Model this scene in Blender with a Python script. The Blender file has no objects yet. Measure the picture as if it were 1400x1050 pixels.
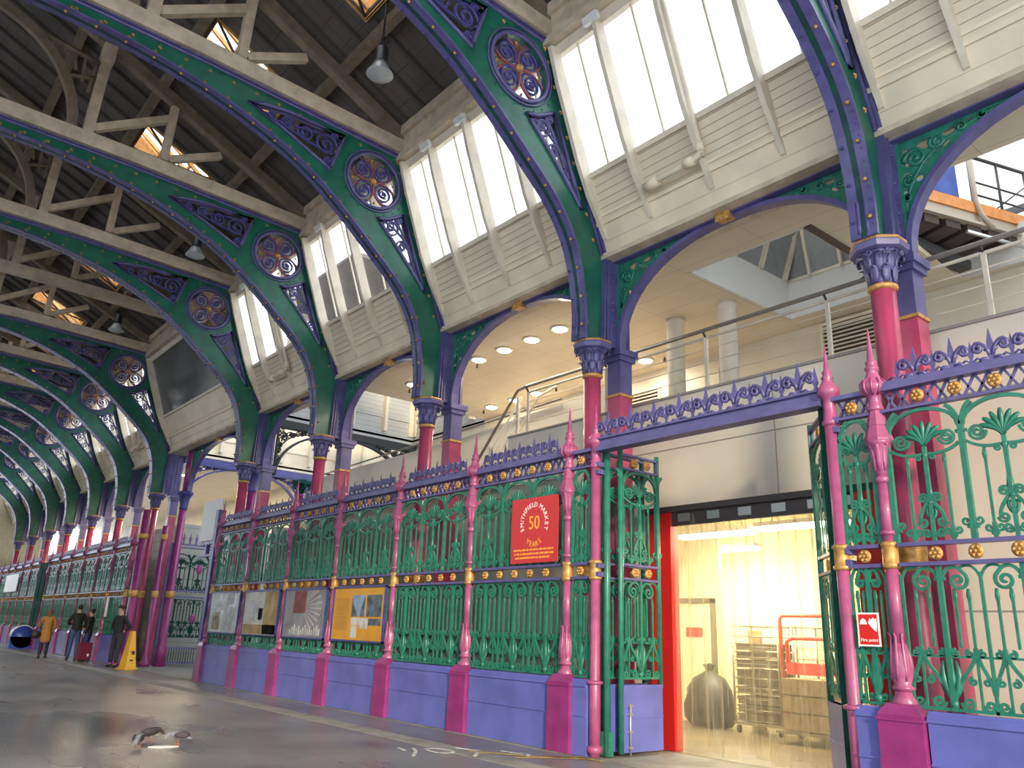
import bpy, math, random
from mathutils import Vector, Matrix
random.seed(7)
PI = math.pi
SC = bpy.context.scene
COL = SC.collection

# ---------------------------------------------------------------- camera, world, light, exposure
def look(yaw, pitch, roll):
    y, p, r = map(math.radians, (yaw, pitch, roll))
    f = Vector((-math.sin(y)*math.cos(p), math.cos(y)*math.cos(p), math.sin(p)))
    rt = Vector((math.cos(y), math.sin(y), 0)); up = rt.cross(f)
    r2 = math.cos(r)*rt + math.sin(r)*up; u2 = -math.sin(r)*rt + math.cos(r)*up
    return Matrix((r2, u2, -f)).transposed()
cam = bpy.data.cameras.new('camera'); co = bpy.data.objects.new('camera', cam); COL.objects.link(co)
cam.sensor_width = 36; cam.lens = 36*1099.4/1400; cam.clip_end = 400; cam.clip_start = .05
M4 = look(51.084, 17.255, 2.115).to_4x4(); M4.translation = Vector((0, -7.588, 1.398))
co.matrix_world = M4
SC.camera = co
SC.view_settings.view_transform = 'Standard'; SC.view_settings.look = 'None'
SC.view_settings.gamma = 1; SC.view_settings.use_curve_mapping = False
SC.view_settings.exposure = 1.45
w = bpy.data.worlds.new('sky'); SC.world = w; w.use_nodes = True
bg = w.node_tree.nodes['Background']; bg.inputs[0].default_value = (.83, .92, 1, 1); bg.inputs[1].default_value = 1.35

sun = bpy.data.lights.new('sun', 'SUN'); sun.energy = 1.6; sun.angle = math.radians(6); sun.color = (1, .84, .62)
so = bpy.data.objects.new('sun', sun); COL.objects.link(so); so.location = (40, -20, 20)
so.rotation_euler = Vector((-.88, .42, -.27)).to_track_quat('-Z', 'Y').to_euler()
def lamp(name, loc, size, power, col, rot=(0, 0, 0), sy=None):
    l = bpy.data.lights.new(name, 'AREA'); l.energy = power; l.color = col; l.size = size
    if sy: l.shape = 'RECTANGLE'; l.size_y = sy
    o = bpy.data.objects.new(name, l); o.location = loc; o.rotation_euler = rot; COL.objects.link(o); return o

# ---------------------------------------------------------------- materials
def mat(name, col, rough=.5, metal=0, spec=.5, var=0, scale=6, bump=0, bscale=40, emit=0, dirt=None, coat=0):
    m = bpy.data.materials.new(name); m.use_nodes = True; nt = m.node_tree; N = nt.nodes; L = nt.links
    b = N['Principled BSDF']; b.inputs['Base Color'].default_value = (*col, 1)
    b.inputs['Roughness'].default_value = rough; b.inputs['Metallic'].default_value = metal
    b.inputs['Specular IOR Level'].default_value = spec
    if coat: b.inputs['Coat Weight'].default_value = coat; b.inputs['Coat Roughness'].default_value = .15
    if emit:
        b.inputs['Emission Color'].default_value = (*col, 1); b.inputs['Emission Strength'].default_value = emit
    tc = N.new('ShaderNodeTexCoord')
    if var or dirt:
        n = N.new('ShaderNodeTexNoise'); n.inputs['Scale'].default_value = scale; n.inputs['Detail'].default_value = 6
        L.new(tc.outputs['Object'], n.inputs['Vector'])
        r = N.new('ShaderNodeValToRGB'); L.new(n.outputs['Fac'], r.inputs[0])
        e = r.color_ramp.elements
        d = dirt or tuple(c*(1-var) for c in col)
        e[0].color = (*d, 1); e[0].position = .32; e[1].color = (*[min(1, c*(1+var*.6)) for c in col], 1); e[1].position = .62
        L.new(r.outputs[0], b.inputs['Base Color'])
    if bump:
        n2 = N.new('ShaderNodeTexNoise'); n2.inputs['Scale'].default_value = bscale
        L.new(tc.outputs['Object'], n2.inputs['Vector'])
        bp = N.new('ShaderNodeBump'); bp.inputs['Strength'].default_value = bump; bp.inputs['Distance'].default_value = .02
        L.new(n2.outputs['Fac'], bp.inputs['Height']); L.new(bp.outputs[0], b.inputs['Normal'])
    return m
def stripes(m, axis, period, dark, width=.06, bump=.5):
    """boards: thin darker joints every `period` metres along an axis of object space"""
    nt = m.node_tree; N = nt.nodes; L = nt.links; b = N['Principled BSDF']
    tc = N.new('ShaderNodeTexCoord'); sp = N.new('ShaderNodeSeparateXYZ'); L.new(tc.outputs['Object'], sp.inputs[0])
    d = N.new('ShaderNodeMath'); d.operation = 'DIVIDE'; d.inputs[1].default_value = period; L.new(sp.outputs[axis], d.inputs[0])
    f = N.new('ShaderNodeMath'); f.operation = 'FRACT'; L.new(d.outputs[0], f.inputs[0])
    g = N.new('ShaderNodeMath'); g.operation = 'LESS_THAN'; g.inputs[1].default_value = width; L.new(f.outputs[0], g.inputs[0])
    mx = N.new('ShaderNodeMix'); mx.data_type = 'RGBA'; L.new(g.outputs[0], mx.inputs[0])
    src = b.inputs['Base Color']
    if src.is_linked: L.new(src.links[0].from_socket, mx.inputs[6])
    else: mx.inputs[6].default_value = src.default_value
    mx.inputs[7].default_value = (*dark, 1); L.new(mx.outputs[2], b.inputs['Base Color'])
    if bump:
        iv = N.new('ShaderNodeMath'); iv.operation = 'SUBTRACT'; iv.inputs[0].default_value = 1; L.new(g.outputs[0], iv.inputs[1])
        bp = N.new('ShaderNodeBump'); bp.inputs['Strength'].default_value = bump; bp.inputs['Distance'].default_value = .01
        L.new(iv.outputs[0], bp.inputs['Height']); L.new(bp.outputs[0], b.inputs['Normal'])
    return m
def see_through(name, col, transp, rough=.1, tcol=(1, 1, 1), transl=0, streak=False):
    m = bpy.data.materials.new(name); m.use_nodes = True; nt = m.node_tree; N = nt.nodes; L = nt.links
    b = N['Principled BSDF']; b.inputs['Base Color'].default_value = (*col, 1); b.inputs['Roughness'].default_value = rough
    t = N.new('ShaderNodeBsdfTransparent'); t.inputs[0].default_value = (*tcol, 1)
    mx = N.new('ShaderNodeMixShader'); mx.inputs[0].default_value = 1-transp
    last = b.outputs[0]
    if transl:
        tr = N.new('ShaderNodeBsdfTranslucent'); tr.inputs[0].default_value = (*col, 1)
        m2 = N.new('ShaderNodeMixShader'); m2.inputs[0].default_value = transl
        L.new(b.outputs[0], m2.inputs[1]); L.new(tr.outputs[0], m2.inputs[2]); last = m2.outputs[0]
    if streak:
        tc = N.new('ShaderNodeTexCoord'); mp = N.new('ShaderNodeMapping'); mp.inputs['Scale'].default_value = (30, 30, 1.2)
        n = N.new('ShaderNodeTexNoise'); n.inputs['Scale'].default_value = 1; L.new(tc.outputs['Object'], mp.inputs[0]); L.new(mp.outputs[0], n.inputs['Vector'])
        mr = N.new('ShaderNodeMapRange'); mr.inputs[1].default_value = .3; mr.inputs[2].default_value = .75
        mr.inputs[3].default_value = (1-transp)*.6; mr.inputs[4].default_value = min(1, (1-transp)*1.7)
        L.new(n.outputs['Fac'], mr.inputs[0]); L.new(mr.outputs[0], mx.inputs[0])
    L.new(t.outputs[0], mx.inputs[1]); L.new(last, mx.inputs[2])
    L.new(mx.outputs[0], N['Material Output'].inputs[0]); return m

GREEN = mat('green paint', (.010, .125, .080), .42, var=.25, scale=3, coat=.15)
GGREEN = mat('railing green paint', (.018, .17, .115), .42, var=.25, scale=9, coat=.15)
DGREEN = mat('dark green paint', (.008, .06, .045), .85, spec=.1, var=.2)
PURPLE = mat('violet paint', (.10, .088, .245), .42, var=.2, scale=5, coat=.15)
DPURPLE = mat('deep blue violet paint', (.055, .05, .22), .42, var=.25, scale=5, coat=.1)
BLUE = mat('periwinkle paint', (.12, .135, .43), .38, var=.18, scale=2.2, coat=.25)
PINK = mat('pink paint', (.35, .075, .185), .4, var=.18, scale=8, coat=.2)
MAGENTA = mat('magenta paint', (.27, .028, .16), .38, var=.22, scale=5, coat=.25)
RED = mat('crimson paint', (.36, .045, .12), .35, var=.15, scale=4, coat=.2)
GOLD = mat('gold paint', (.55, .30, .09), .42, metal=.35, var=.3, scale=20)
COPPER = mat('coppery paint', (.34, .10, .10), .4, metal=.3, var=.2)
CREAM = mat('cream board paint', (.78, .67, .51), .6, var=.12, scale=1.4)
CREAMB = stripes(mat('cream tongue and groove', (.70, .60, .46), .6, var=.12, scale=1.4), 1, .12, (.33, .28, .22), .09)
WHITE = mat('white paint', (.72, .72, .70), .5, var=.06)
FIN = mat('off white timber', (.70, .62, .50), .55, var=.12, scale=3)
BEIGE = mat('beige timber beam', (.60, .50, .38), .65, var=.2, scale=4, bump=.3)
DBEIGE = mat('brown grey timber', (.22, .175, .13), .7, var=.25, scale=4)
ROOF = mat('slate grey roof boards', (.125, .108, .10), .8, var=.25, scale=1.2)
stripes(ROOF, 0, .3, (.07, .06, .06), .05, .2); stripes(ROOF, 1, .45, (.075, .065, .06), .04, .2)
RAFTER = mat('roof batten', (.10, .088, .08), .8)
ORANGE = mat('fresh orange timber', (.80, .47, .18), .6, var=.25, scale=8)
GLASS = see_through('clerestory glass', (.9, .95, 1), .85, .05)
GREYB = stripes(mat('grey boarding', (.33, .34, .35), .65, var=.15, scale=1), 2, .15, (.2, .2, .21), .08)
DGLASS = mat('dark blanked glazing', (.085, .085, .085), .3, var=.3, scale=2)
STEEL = mat('galvanised steel', (.5, .5, .5), .35, metal=.8)
BLACK = mat('black rubber', (.015, .015, .017), .5)
REDP = mat('red lacquer', (.62, .02, .018), .35)

# ---------------------------------------------------------------- mesh building
class MB:
    def __init__(s): s.v = []; s.f = []; s.sm = []
    def add(s, vs, fs, smooth=False, M=None):
        o = len(s.v)
        s.v += [tuple(M @ Vector(v)) if M else tuple(v) for v in vs]
        s.f += [tuple(i+o for i in f) for f in fs]; s.sm += [smooth]*len(fs)
    def box(s, x0, x1, y0, y1, z0, z1, M=None):
        v = [(x, y, z) for z in (z0, z1) for y in (y0, y1) for x in (x0, x1)]
        s.add(v, [(0, 2, 3, 1), (4, 5, 7, 6), (0, 1, 5, 4), (2, 6, 7, 3), (0, 4, 6, 2), (1, 3, 7, 5)], M=M)
    def bar(s, a, b, w, h, up=(0, 0, 1)):
        a = Vector(a); b = Vector(b); d = (b-a); L = d.length; d.normalize(); u = Vector(up)
        if abs(d.dot(u)) > .99: u = Vector((1, 0, 0))
        x = d.cross(u).normalized(); z = x.cross(d)
        M = Matrix((x, d, z)).transposed().to_4x4(); M.translation = a
        s.box(-w/2, w/2, 0, L, -h/2, h/2, M)
    def tube(s, pts, r, n=6, closed=False, flat=None, caps=True, smooth=True):
        """tube along pts; r number or list; flat=(axis vector, factor) squashes it along the axis"""
        pts = [Vector(p) for p in pts]; m = len(pts)
        if m < 2: return
        rs = r if isinstance(r, (list, tuple)) else [r]*m
        prev = None; V = []
        for i, p in enumerate(pts):
            if closed: t = pts[(i+1) % m]-pts[i-1]
            else: t = pts[min(i+1, m-1)]-pts[max(i-1, 0)]
            if t.length < 1e-9: t = Vector((0, 0, 1))
            t.normalize()
            if flat: a = Vector(flat[0]); a = (a-t*a.dot(t))
            elif prev is None: a = Vector((0, 0, 1)) if abs(t.z) < .9 else Vector((1, 0, 0)); a = a-t*a.dot(t)
            else: a = prev-t*prev.dot(t)
            if a.length < 1e-6: a = t.orthogonal()
            a.normalize(); prev = a; b = t.cross(a)
            k = flat[1] if flat else 1
            for j in range(n):
                g = 2*PI*(j+.5)/n
                V.append(p+a*math.cos(g)*rs[i]*k+b*math.sin(g)*rs[i])
        F = []
        for i in range(m if closed else m-1):
            i2 = (i+1) % m
            for j in range(n):
                j2 = (j+1) % n; F.append((i*n+j, i*n+j2, i2*n+j2, i2*n+j))
        if not closed and caps: F += [tuple(range(n-1, -1, -1)), tuple((m-1)*n+j for j in range(n))]
        s.add(V, F, smooth)
    def lathe(s, prof, n=16, M=None, flute=0, fn=10, smooth=True):
        V = []; F = []
        for r, z in prof:
            for j in range(n):
                a = 2*PI*(j+.5)/n; q = r*(1-flute*(.5+.5*math.cos(fn*a)))
                V.append((q*math.cos(a), q*math.sin(a), z))
        for i in range(len(prof)-1):
            for j in range(n):
                j2 = (j+1) % n; F.append((i*n+j, i*n+j2, (i+1)*n+j2, (i+1)*n+j))
        F += [tuple(range(n-1, -1, -1)), tuple((len(prof)-1)*n+j for j in range(n))]
        s.add(V, F, smooth, M)
    def ball(s, c, r, n=8, k=(1, 1, 1)):
        m = max(4, n//2+1); V = []; F = []
        for i in range(1, m):
            t = PI*i/m
            for j in range(n):
                a = 2*PI*j/n; V.append((c[0]+r*k[0]*math.sin(t)*math.cos(a), c[1]+r*k[1]*math.sin(t)*math.sin(a), c[2]+r*k[2]*math.cos(t)))
        for i in range(m-2):
            for j in range(n): j2 = (j+1) % n; F.append((i*n+j, (i+1)*n+j, (i+1)*n+j2, i*n+j2))
        V += [(c[0], c[1], c[2]+r*k[2]), (c[0], c[1], c[2]-r*k[2])]; a, b = len(V)-2, len(V)-1
        for j in range(n): j2 = (j+1) % n; F += [(a, j, j2), (b, (m-2)*n+j2, (m-2)*n+j)]
        s.add(V, F, True)
    def prism(s, poly, t0, t1, fn):
        """extrude a simple 2-D polygon; fn(u,v,t) -> xyz"""
        n = len(poly); V = [fn(u, v, t0) for u, v in poly]+[fn(u, v, t1) for u, v in poly]
        F = [tuple(range(n-1, -1, -1)), tuple(range(n, 2*n))]+[(i, (i+1) % n, n+(i+1) % n, n+i) for i in range(n)]
        s.add(V, F)
    def holed(s, loops, t0, t1, fn):
        """extrude an outline with holes"""
        cu = bpy.data.curves.new('t', 'CURVE'); cu.dimensions = '2D'; cu.fill_mode = 'BOTH'; cu.extrude = .5
        for lp in loops:
            sp = cu.splines.new('POLY'); sp.points.add(len(lp)-1); sp.use_cyclic_u = True
            for p, q in zip(sp.points, lp): p.co = (q[0], q[1], 0, 1)
        ob = bpy.data.objects.new('t', cu); me = ob.to_mesh()
        V = [fn(v.co.x, v.co.y, t0 if v.co.z < 0 else t1) for v in me.vertices]; F = [tuple(p.vertices) for p in me.polygons]
        ob.to_mesh_clear(); bpy.data.objects.remove(ob); bpy.data.curves.remove(cu)
        s.add(V, F)
    def merge(s, o, M=None): s.add(o.v, o.f, False, M); s.sm[-len(o.f):] = o.sm if o.f else []
    def build(s, name, m, parent=None, kind=None, label=None):
        me = bpy.data.meshes.new(name); me.from_pydata(s.v, [], s.f); me.materials.append(m)
        me.polygons.foreach_set('use_smooth', s.sm)
        me.validate(); me.update()
        import bmesh
        b = bmesh.new(); b.from_mesh(me); bmesh.ops.recalc_face_normals(b, faces=b.faces); b.to_mesh(me); b.free()
        o = bpy.data.objects.new(name, me); COL.objects.link(o); o.parent = parent
        if kind: o['kind'] = kind
        if label: o['label'] = label
        return o
def tag(o, label=None, cat=None, group=None, kind=None):
    for k, v in (('label', label), ('category', cat), ('group', group), ('kind', kind)):
        if v: o[k] = v
    return o
def thing(name, label, cat, loc=(0, 0, 0), rz=0, group=None, kind=None):
    o = bpy.data.objects.new(name, None); o.empty_display_size = .1; COL.objects.link(o); o.location = loc; o.rotation_euler = (0, 0, rz)
    return tag(o, label, cat, group, kind)
def dup(root, loc, label, rz=None, group=None):
    r = root.copy(); COL.objects.link(r); r.location = loc; r['label'] = label
    if rz is not None: r.rotation_euler = (0, 0, rz)
    if group: r['group'] = group
    def rec(a, b):
        for ch in a.children:
            c = ch.copy(); COL.objects.link(c); c.parent = b; rec(ch, c)
    rec(root, r); return r
def spiral(c, r, turns, a0, sgn=1, n=None, r1=.12):
    """points in (u,v): from radius r at angle a0 winding inwards"""
    n = n or int(8+10*turns); P = []
    for i in range(n+1):
        t = i/n; a = a0+sgn*2*PI*turns*t; q = r*(1-t*(1-r1)); P.append((c[0]+q*math.cos(a), c[1]+q*math.sin(a)))
    return P
def bez(p0, p1, p2, p3, n=10):
    R = []
    for i in range(n+1):
        t = i/n; k = 1-t
        R.append(tuple(k**3*a+3*k*k*t*b+3*k*t*t*c+t**3*d for a, b, c, d in zip(p0, p1, p2, p3)))
    return R
def cat(pts, n=6):
    """smooth curve through 2-D or 3-D points (Catmull-Rom)"""
    R = []; m = len(pts)
    for i in range(m-1):
        p0, p1, p2, p3 = pts[max(i-1, 0)], pts[i], pts[i+1], pts[min(i+2, m-1)]
        for j in range(n):
            t = j/n; R.append(tuple(.5*((2*b)+(-a+c)*t+(2*a-5*b+4*c-d)*t*t+(-a+3*b-3*c+d)*t**3) for a, b, c, d in zip(p0, p1, p2, p3)))
    R.append(tuple(pts[-1])); return R
ORD = ['first', 'second', 'third', 'fourth', 'fifth', 'sixth', 'seventh', 'eighth', 'ninth', 'tenth', 'eleventh', 'twelfth', 'thirteenth', 'fourteenth', 'fifteenth', 'sixteenth']

# ---------------------------------------------------------------- grid of the place (metres): x along the avenue, y across, z up
RX = [-3.68, -8.08, -12.48, -16.88, -21.4, -29.3, -33.7, -38.1, -42.5, -46.9, -51.3, -55.7]
YC = -8.0                      # middle of the avenue
XEND = -61.0
def xyz(u, v, t): return (u, v, t)
def yz(u, v, t): return (t, u, v)      # section polygons: u=y v=z, extruded along x
def xz(u, v, t): return (u, t, v)      # elevation polygons: u=x v=z, extruded along y

# floor
fm = bpy.data.materials.new('worn wet asphalt'); fm.use_nodes = True
nt = fm.node_tree; N = nt.nodes; L = nt.links; b = N['Principled BSDF']
tc = N.new('ShaderNodeTexCoord')
def noise(sc, det=6, mp=None):
    n = N.new('ShaderNodeTexNoise'); n.inputs['Scale'].default_value = sc; n.inputs['Detail'].default_value = det
    if mp:
        m = N.new('ShaderNodeMapping'); m.inputs['Scale'].default_value = mp; L.new(tc.outputs['Object'], m.inputs[0]); L.new(m.outputs[0], n.inputs['Vector'])
    else: L.new(tc.outputs['Object'], n.inputs['Vector'])
    return n
def ramp(src, *st):
    r = N.new('ShaderNodeValToRGB'); L.new(src, r.inputs[0]); e = r.color_ramp.elements
    while len(e) < len(st): e.new(.5)
    for q, (p, c) in zip(e, st): q.position = p; q.color = (*c, 1)
    return r
g = lambda v: (v, v*.98, v*.98)
n1 = noise(.55, 8); n2 = noise(40, 3); n3 = noise(.9, 4, (.7, 1.4, 1)); n4 = noise(2.2, 8, (.5, 2.2, 1))
c1 = ramp(n1.outputs['Fac'], (.3, g(.15)), (.5, g(.23)), (.7, g(.30)))
c2 = ramp(n2.outputs['Fac'], (.3, g(.7)), (.7, g(1.2)))
mx = N.new('ShaderNodeMix'); mx.data_type = 'RGBA'; mx.blend_type = 'MULTIPLY'; mx.inputs[0].default_value = .6
L.new(c1.outputs[0], mx.inputs[6]); L.new(c2.outputs[0], mx.inputs[7])
pale = ramp(n4.outputs['Fac'], (.66, g(0)), (.74, g(.45)))
mx2 = N.new('ShaderNodeMix'); mx2.data_type = 'RGBA'; L.new(pale.outputs[0], mx2.inputs[0]); L.new(mx.outputs[2], mx2.inputs[6]); mx2.inputs[7].default_value = (.42, .40, .37, 1)
vm = N.new('ShaderNodeMapping'); vm.inputs['Location'].default_value = (12.6, 4.75, 0); vm.vector_type = 'POINT'; L.new(tc.outputs['Object'], vm.inputs[0])
vs_ = N.new('ShaderNodeVectorMath'); vs_.operation = 'MULTIPLY'; vs_.inputs[1].default_value = (.30, .62, 0); L.new(vm.outputs[0], vs_.inputs[0])
vl = N.new('ShaderNodeVectorMath'); vl.operation = 'LENGTH'; L.new(vs_.outputs[0], vl.inputs[0])
sub = N.new('ShaderNodeMath'); sub.operation = 'MULTIPLY_ADD'; sub.inputs[1].default_value = -.42; sub.inputs[2].default_value = .42; L.new(vl.outputs['Value'], sub.inputs[0])
mxx = N.new('ShaderNodeMath'); mxx.operation = 'MAXIMUM'; mxx.inputs[1].default_value = -.10; L.new(sub.outputs[0], mxx.inputs[0])
addn = N.new('ShaderNodeMath'); L.new(n3.outputs['Fac'], addn.inputs[0]); L.new(mxx.outputs[0], addn.inputs[1])
wet = ramp(addn.outputs[0], (.42, g(0)), (.78, g(1)))
mx3 = N.new('ShaderNodeMix'); mx3.data_type = 'RGBA'; mx3.blend_type = 'MULTIPLY'; L.new(wet.outputs[0], mx3.inputs[0]); L.new(mx2.outputs[2], mx3.inputs[6]); mx3.inputs[7].default_value = (.5, .5, .53, 1)
L.new(mx3.outputs[2], b.inputs['Base Color'])
rr = ramp(wet.outputs[0], (0, (.36,)*3), (1, (.14,)*3)); L.new(rr.outputs[0], b.inputs['Roughness'])
bp = N.new('ShaderNodeBump'); bp.inputs['Strength'].default_value = .25; bp.inputs['Distance'].default_value = .006
L.new(n2.outputs['Fac'], bp.inputs['Height']); L.new(bp.outputs[0], b.inputs['Normal'])
f = MB(); f.box(XEND, 6, -17, 16, -.12, 0); f.build('floor', fm, kind='structure')
KERB = mat('worn concrete kerb', (.30, .29, .27), .7, var=.25, scale=3, bump=.3)
f = MB(); f.box(XEND, 4, -1.35, -1.0, 0, .006); f.build('trim_1', KERB, kind='structure')
f = MB(); f.box(XEND, 4, -.16, 1.35, 0, .012); f.build('trim_2', mat('pavement by the railings', (.22, .21, .20), .65, var=.3, scale=2, bump=.3), kind='structure')
WP = mat('worn white road paint', (.6, .6, .58), .6, var=.3, scale=20); YP = mat('worn yellow road paint', (.42, .27, .07), .6, var=.35, scale=10)
def roadmark(name, label, cat_, strokes, m, wd=.045, closed=False):
    q = MB()
    for st in strokes:
        for a, c in zip(st, st[1:]): q.bar((a[0], a[1], .009), (c[0], c[1], .009), wd, .004)
    return tag(q.build(name, m), label, cat_)
roadmark('painted_letter', 'painted white letter like an angled L on the floor, second mark from the bright plinth', 'floor marking', [[(-8.93, -1.08), (-8.57, -.98), (-8.25, -1.28)]], WP)
roadmark('painted_letter', 'painted white oval letter O on the floor in the bottom row of marks', 'floor marking', [[(-8.78+.22*math.cos(a*PI/8), -1.42+.13*math.sin(a*PI/8)) for a in range(17)]], WP)
roadmark('painted_letter', 'partly worn painted white letter cut by the bottom edge of the picture', 'floor marking', [[(-9.1, -1.6), (-8.85, -1.72), (-8.55, -1.95)], [(-9.2, -1.75), (-8.98, -1.8)]], WP)
roadmark('painted_arrow', 'small painted white tick mark on the floor just before the magenta corner plinth', 'floor marking', [[(-8.45, -.72), (-8.12, -.66), (-8.02, -.62)], [(-8.2, -.62), (-7.95, -.72)]], WP)
roadmark('yellow_line', 'worn yellow lines crossing on the floor in front of the open gate', 'floor marking', [[(-7.95, -.92), (-7.6, -.18), (-6.9, .08), (-6.1, .6)], [(-7.6, -.22), (-6.9, -.05), (-6.3, .2), (-5.9, .3)], [(-8.6, -1.1), (-7.9, -.62), (-7.5, -.2)], [(-7.75, -.5), (-7.25, .1)]], YP, .055)

# ---------------------------------------------------------------- arch ribs
IN = cat([(.16, 5.6), (.15, 6.2), (-.03, 7.0), (-.42, 7.62), (-1.08, 8.22), (-1.78, 8.80), (-2.5, 9.30), (-3.3, 9.68), (-4.15, 9.97), (-5.1, 10.18), (-6.3, 10.32), (-8.0, 10.36)], 4)
OUT = [(.62, 5.6), (.65, 7.12), (-.58, 10.42), (-4.5, 10.60), (-8.0, 10.66)]
mir = lambda P: [(2*YC-y, z) for y, z in P]
def ringpts(c, r, n=28): return [(c[0]+r*math.cos(2*PI*i/n), c[1]+r*math.sin(2*PI*i/n)) for i in range(n)]
CIR = (-1.16, 9.66); CR = .53
LOW = cat([(-1.02, 8.93), (-.80, 8.97), (-.44, 9.20)], 3)+[(-.10, 8.35), (.17, 7.72)]+cat([(.17, 7.72), (-.20, 8.12), (-.62, 8.55), (-1.02, 8.93)], 3)[1:-1]
UPP = cat([(-1.86, 10.33), (-1.98, 9.9), (-2.08, 9.52)], 3)+[(-2.9, 9.88), (-3.75, 10.19)]+cat([(-3.75, 10.19), (-3.0, 10.33), (-1.86, 10.33)], 2)[1:-1]
def make_rib(label):
    root = thing('arch_rib', label, 'arch rib', (0, 0, 0), group='arch ribs of the avenue roof')
    q = MB()
    out = IN+OUT[::-1][:]                       # half outline, up the soffit and back down
    half = [p for p in IN]+[p for p in reversed(OUT)]
    q.holed([half, ringpts(CIR, CR), LOW, UPP], -.035, .035, yz)
    hm = [(2*YC-y, z) for y, z in half][::-1]
    q.holed([hm, ringpts((2*YC-CIR[0], CIR[1]), CR), mir(LOW)[::-1], mir(UPP)[::-1]], -.035, .035, yz)
    q.build('web_plate', GREEN, root)
    q = MB()
    def flange(P, wd, th, sg):
        for a, b_ in zip(P, P[1:]):
            d = Vector((0, b_[0]-a[0], b_[1]-a[1])); L_ = d.length; d.normalize(); nrm = Vector((0, d.z, -d.y))*sg
            A = Vector((0, a[0], a[1]))-d*.004; B = Vector((0, b_[0], b_[1]))+d*.004
            vs = []
            for p in (A, B):
                for x in (-wd/2, wd/2):
                    for k in (0, th): vs.append(p+Vector((x, 0, 0))+nrm*k)
            q.add(vs, [(0, 1, 3, 2), (4, 6, 7, 5), (0, 4, 5, 1), (2, 3, 7, 6), (0, 2, 6, 4), (1, 5, 7, 3)])
    flange(IN, .30, .035, 1); flange(mir(IN), .30, .035, -1)
    flange(OUT, .24, .03, -1); flange(mir(OUT), .24, .03, 1)
    # purple borders on the web
    for sx in (-.045, .045):
        off = lambda P, d: [(y+d, z) for y, z in P]
        q.tube([(sx, y+.02, z+.045) for y, z in IN], .03, 4)
        q.tube([(sx, y-.05, z-.03) for y, z in OUT[1:]], .045, 4)
    q.build('flange', PURPLE, root)
    mo = [[MB(), MB(), MB()], [MB(), MB(), MB()]]
    for sx in (-.05, .05):
        for mm in (0, 1):
            mf = (lambda p: (2*YC-p[0], p[1])) if mm else (lambda p: p)
            mo[mm][0].tube([(sx, *mf(p)) for p in ringpts(CIR, CR+.03)], .035, 6, closed=True)
            mo[mm][0].tube([(sx, *mf(p)) for p in ringpts(CIR, CR+.10)], .018, 5, closed=True)
            for lp, q in zip((LOW, UPP), mo[mm][1:]): q.tube([(sx, *mf(p)) for p in lp], .035, 5, closed=True)
    for mm in (0, 1):
        for q, nm in zip(mo[mm], ('roundel_ring', 'lower_spandrel_rim', 'upper_spandrel_rim')): q.build(nm, PURPLE, root)
    # tracery
    q = MB(); g2 = MB(); hub = MB()
    def fl(P, r=.022, mb=None): (mb or q).tube([(0, u, v) for u, v in P], r, 4, flat=((1, 0, 0), 1.6))
    for k in range(4):
        a = PI/4+k*PI/2+.15
        c = (CIR[0]+.30*math.cos(a), CIR[1]+.30*math.sin(a))
        fl(spiral(c, .195, 1.9, a+PI, 1)); fl(spiral(c, .10, 1.0, a, -1), .014)
        for s2 in (-1, 1): fl(bez((CIR[0]+.1*math.cos(a), CIR[1]+.1*math.sin(a)), (CIR[0]+.25*math.cos(a+s2*.75), CIR[1]+.25*math.sin(a+s2*.75)), (CIR[0]+.45*math.cos(a+s2*.7), CIR[1]+.45*math.sin(a+s2*.7)), (CIR[0]+CR*math.cos(a+s2*.2), CIR[1]+CR*math.sin(a+s2*.2)), 8), .015)
        q.ball((0, c[0], c[1]), .035, 6)
        a2 = a-PI/4
        fl(bez(CIR, (CIR[0]+.2*math.cos(a2), CIR[1]+.2*math.sin(a2)), (CIR[0]+.34*math.cos(a2+.02), CIR[1]+.34*math.sin(a2+.02)), (CIR[0]+CR*math.cos(a2+.42), CIR[1]+CR*math.sin(a2+.42)), 8), .02, g2)
        fl(bez(CIR, (CIR[0]+.2*math.cos(a2), CIR[1]+.2*math.sin(a2)), (CIR[0]+.34*math.cos(a2-.02), CIR[1]+.34*math.sin(a2-.02)), (CIR[0]+CR*math.cos(a2-.42), CIR[1]+CR*math.sin(a2-.42)), 8), .02, g2)
        hub.ball((0, CIR[0]+.44*math.cos(a2), CIR[1]+.44*math.sin(a2)), .028, 6)
    hub.ball((0, *CIR), .07, 10, (1.2, 1, 1))
    rt_ = q.build('roundel_tracery', DPURPLE, root); g2.build('roundel_cross', COPPER, rt_); hub.build('roundel_boss', GOLD, rt_)
    q = MB()
    for c, r, a in (((-.66, 8.86), .20, 2.4), ((-.42, 8.52), .14, 0), ((-.16, 8.22), .11, 2.8), ((.0, 7.98), .07, .2), ((-.52, 9.06), .1, 1)):
        fl(spiral(c, r, 1.8, a, 1)); fl(spiral(c, r*.6, 1.0, a+2, -1), .014)
    fl(bez((.15, 7.76), (-.2, 8.3), (-.3, 8.7), (-.6, 9.07)), .02); fl(bez((.1, 7.85), (-.1, 8.5), (-.35, 8.8), (-.9, 8.95)), .02)
    q.build('lower_spandrel_tracery', PURPLE, root)
    q = MB()
    for c, r, a in (((-2.2, 10.02), .24, 0), ((-2.62, 10.1), .17, 2.8), ((-2.98, 10.12), .13, .4), ((-3.3, 10.14), .1, 3), ((-2.12, 9.68), .1, 1), ((-3.55, 10.14), .06, 0), ((-2.05, 10.27), .07, 0)):
        fl(spiral(c, r, 1.8, a, 1)); fl(spiral(c, r*.6, 1.0, a+2, -1), .014)
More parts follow.
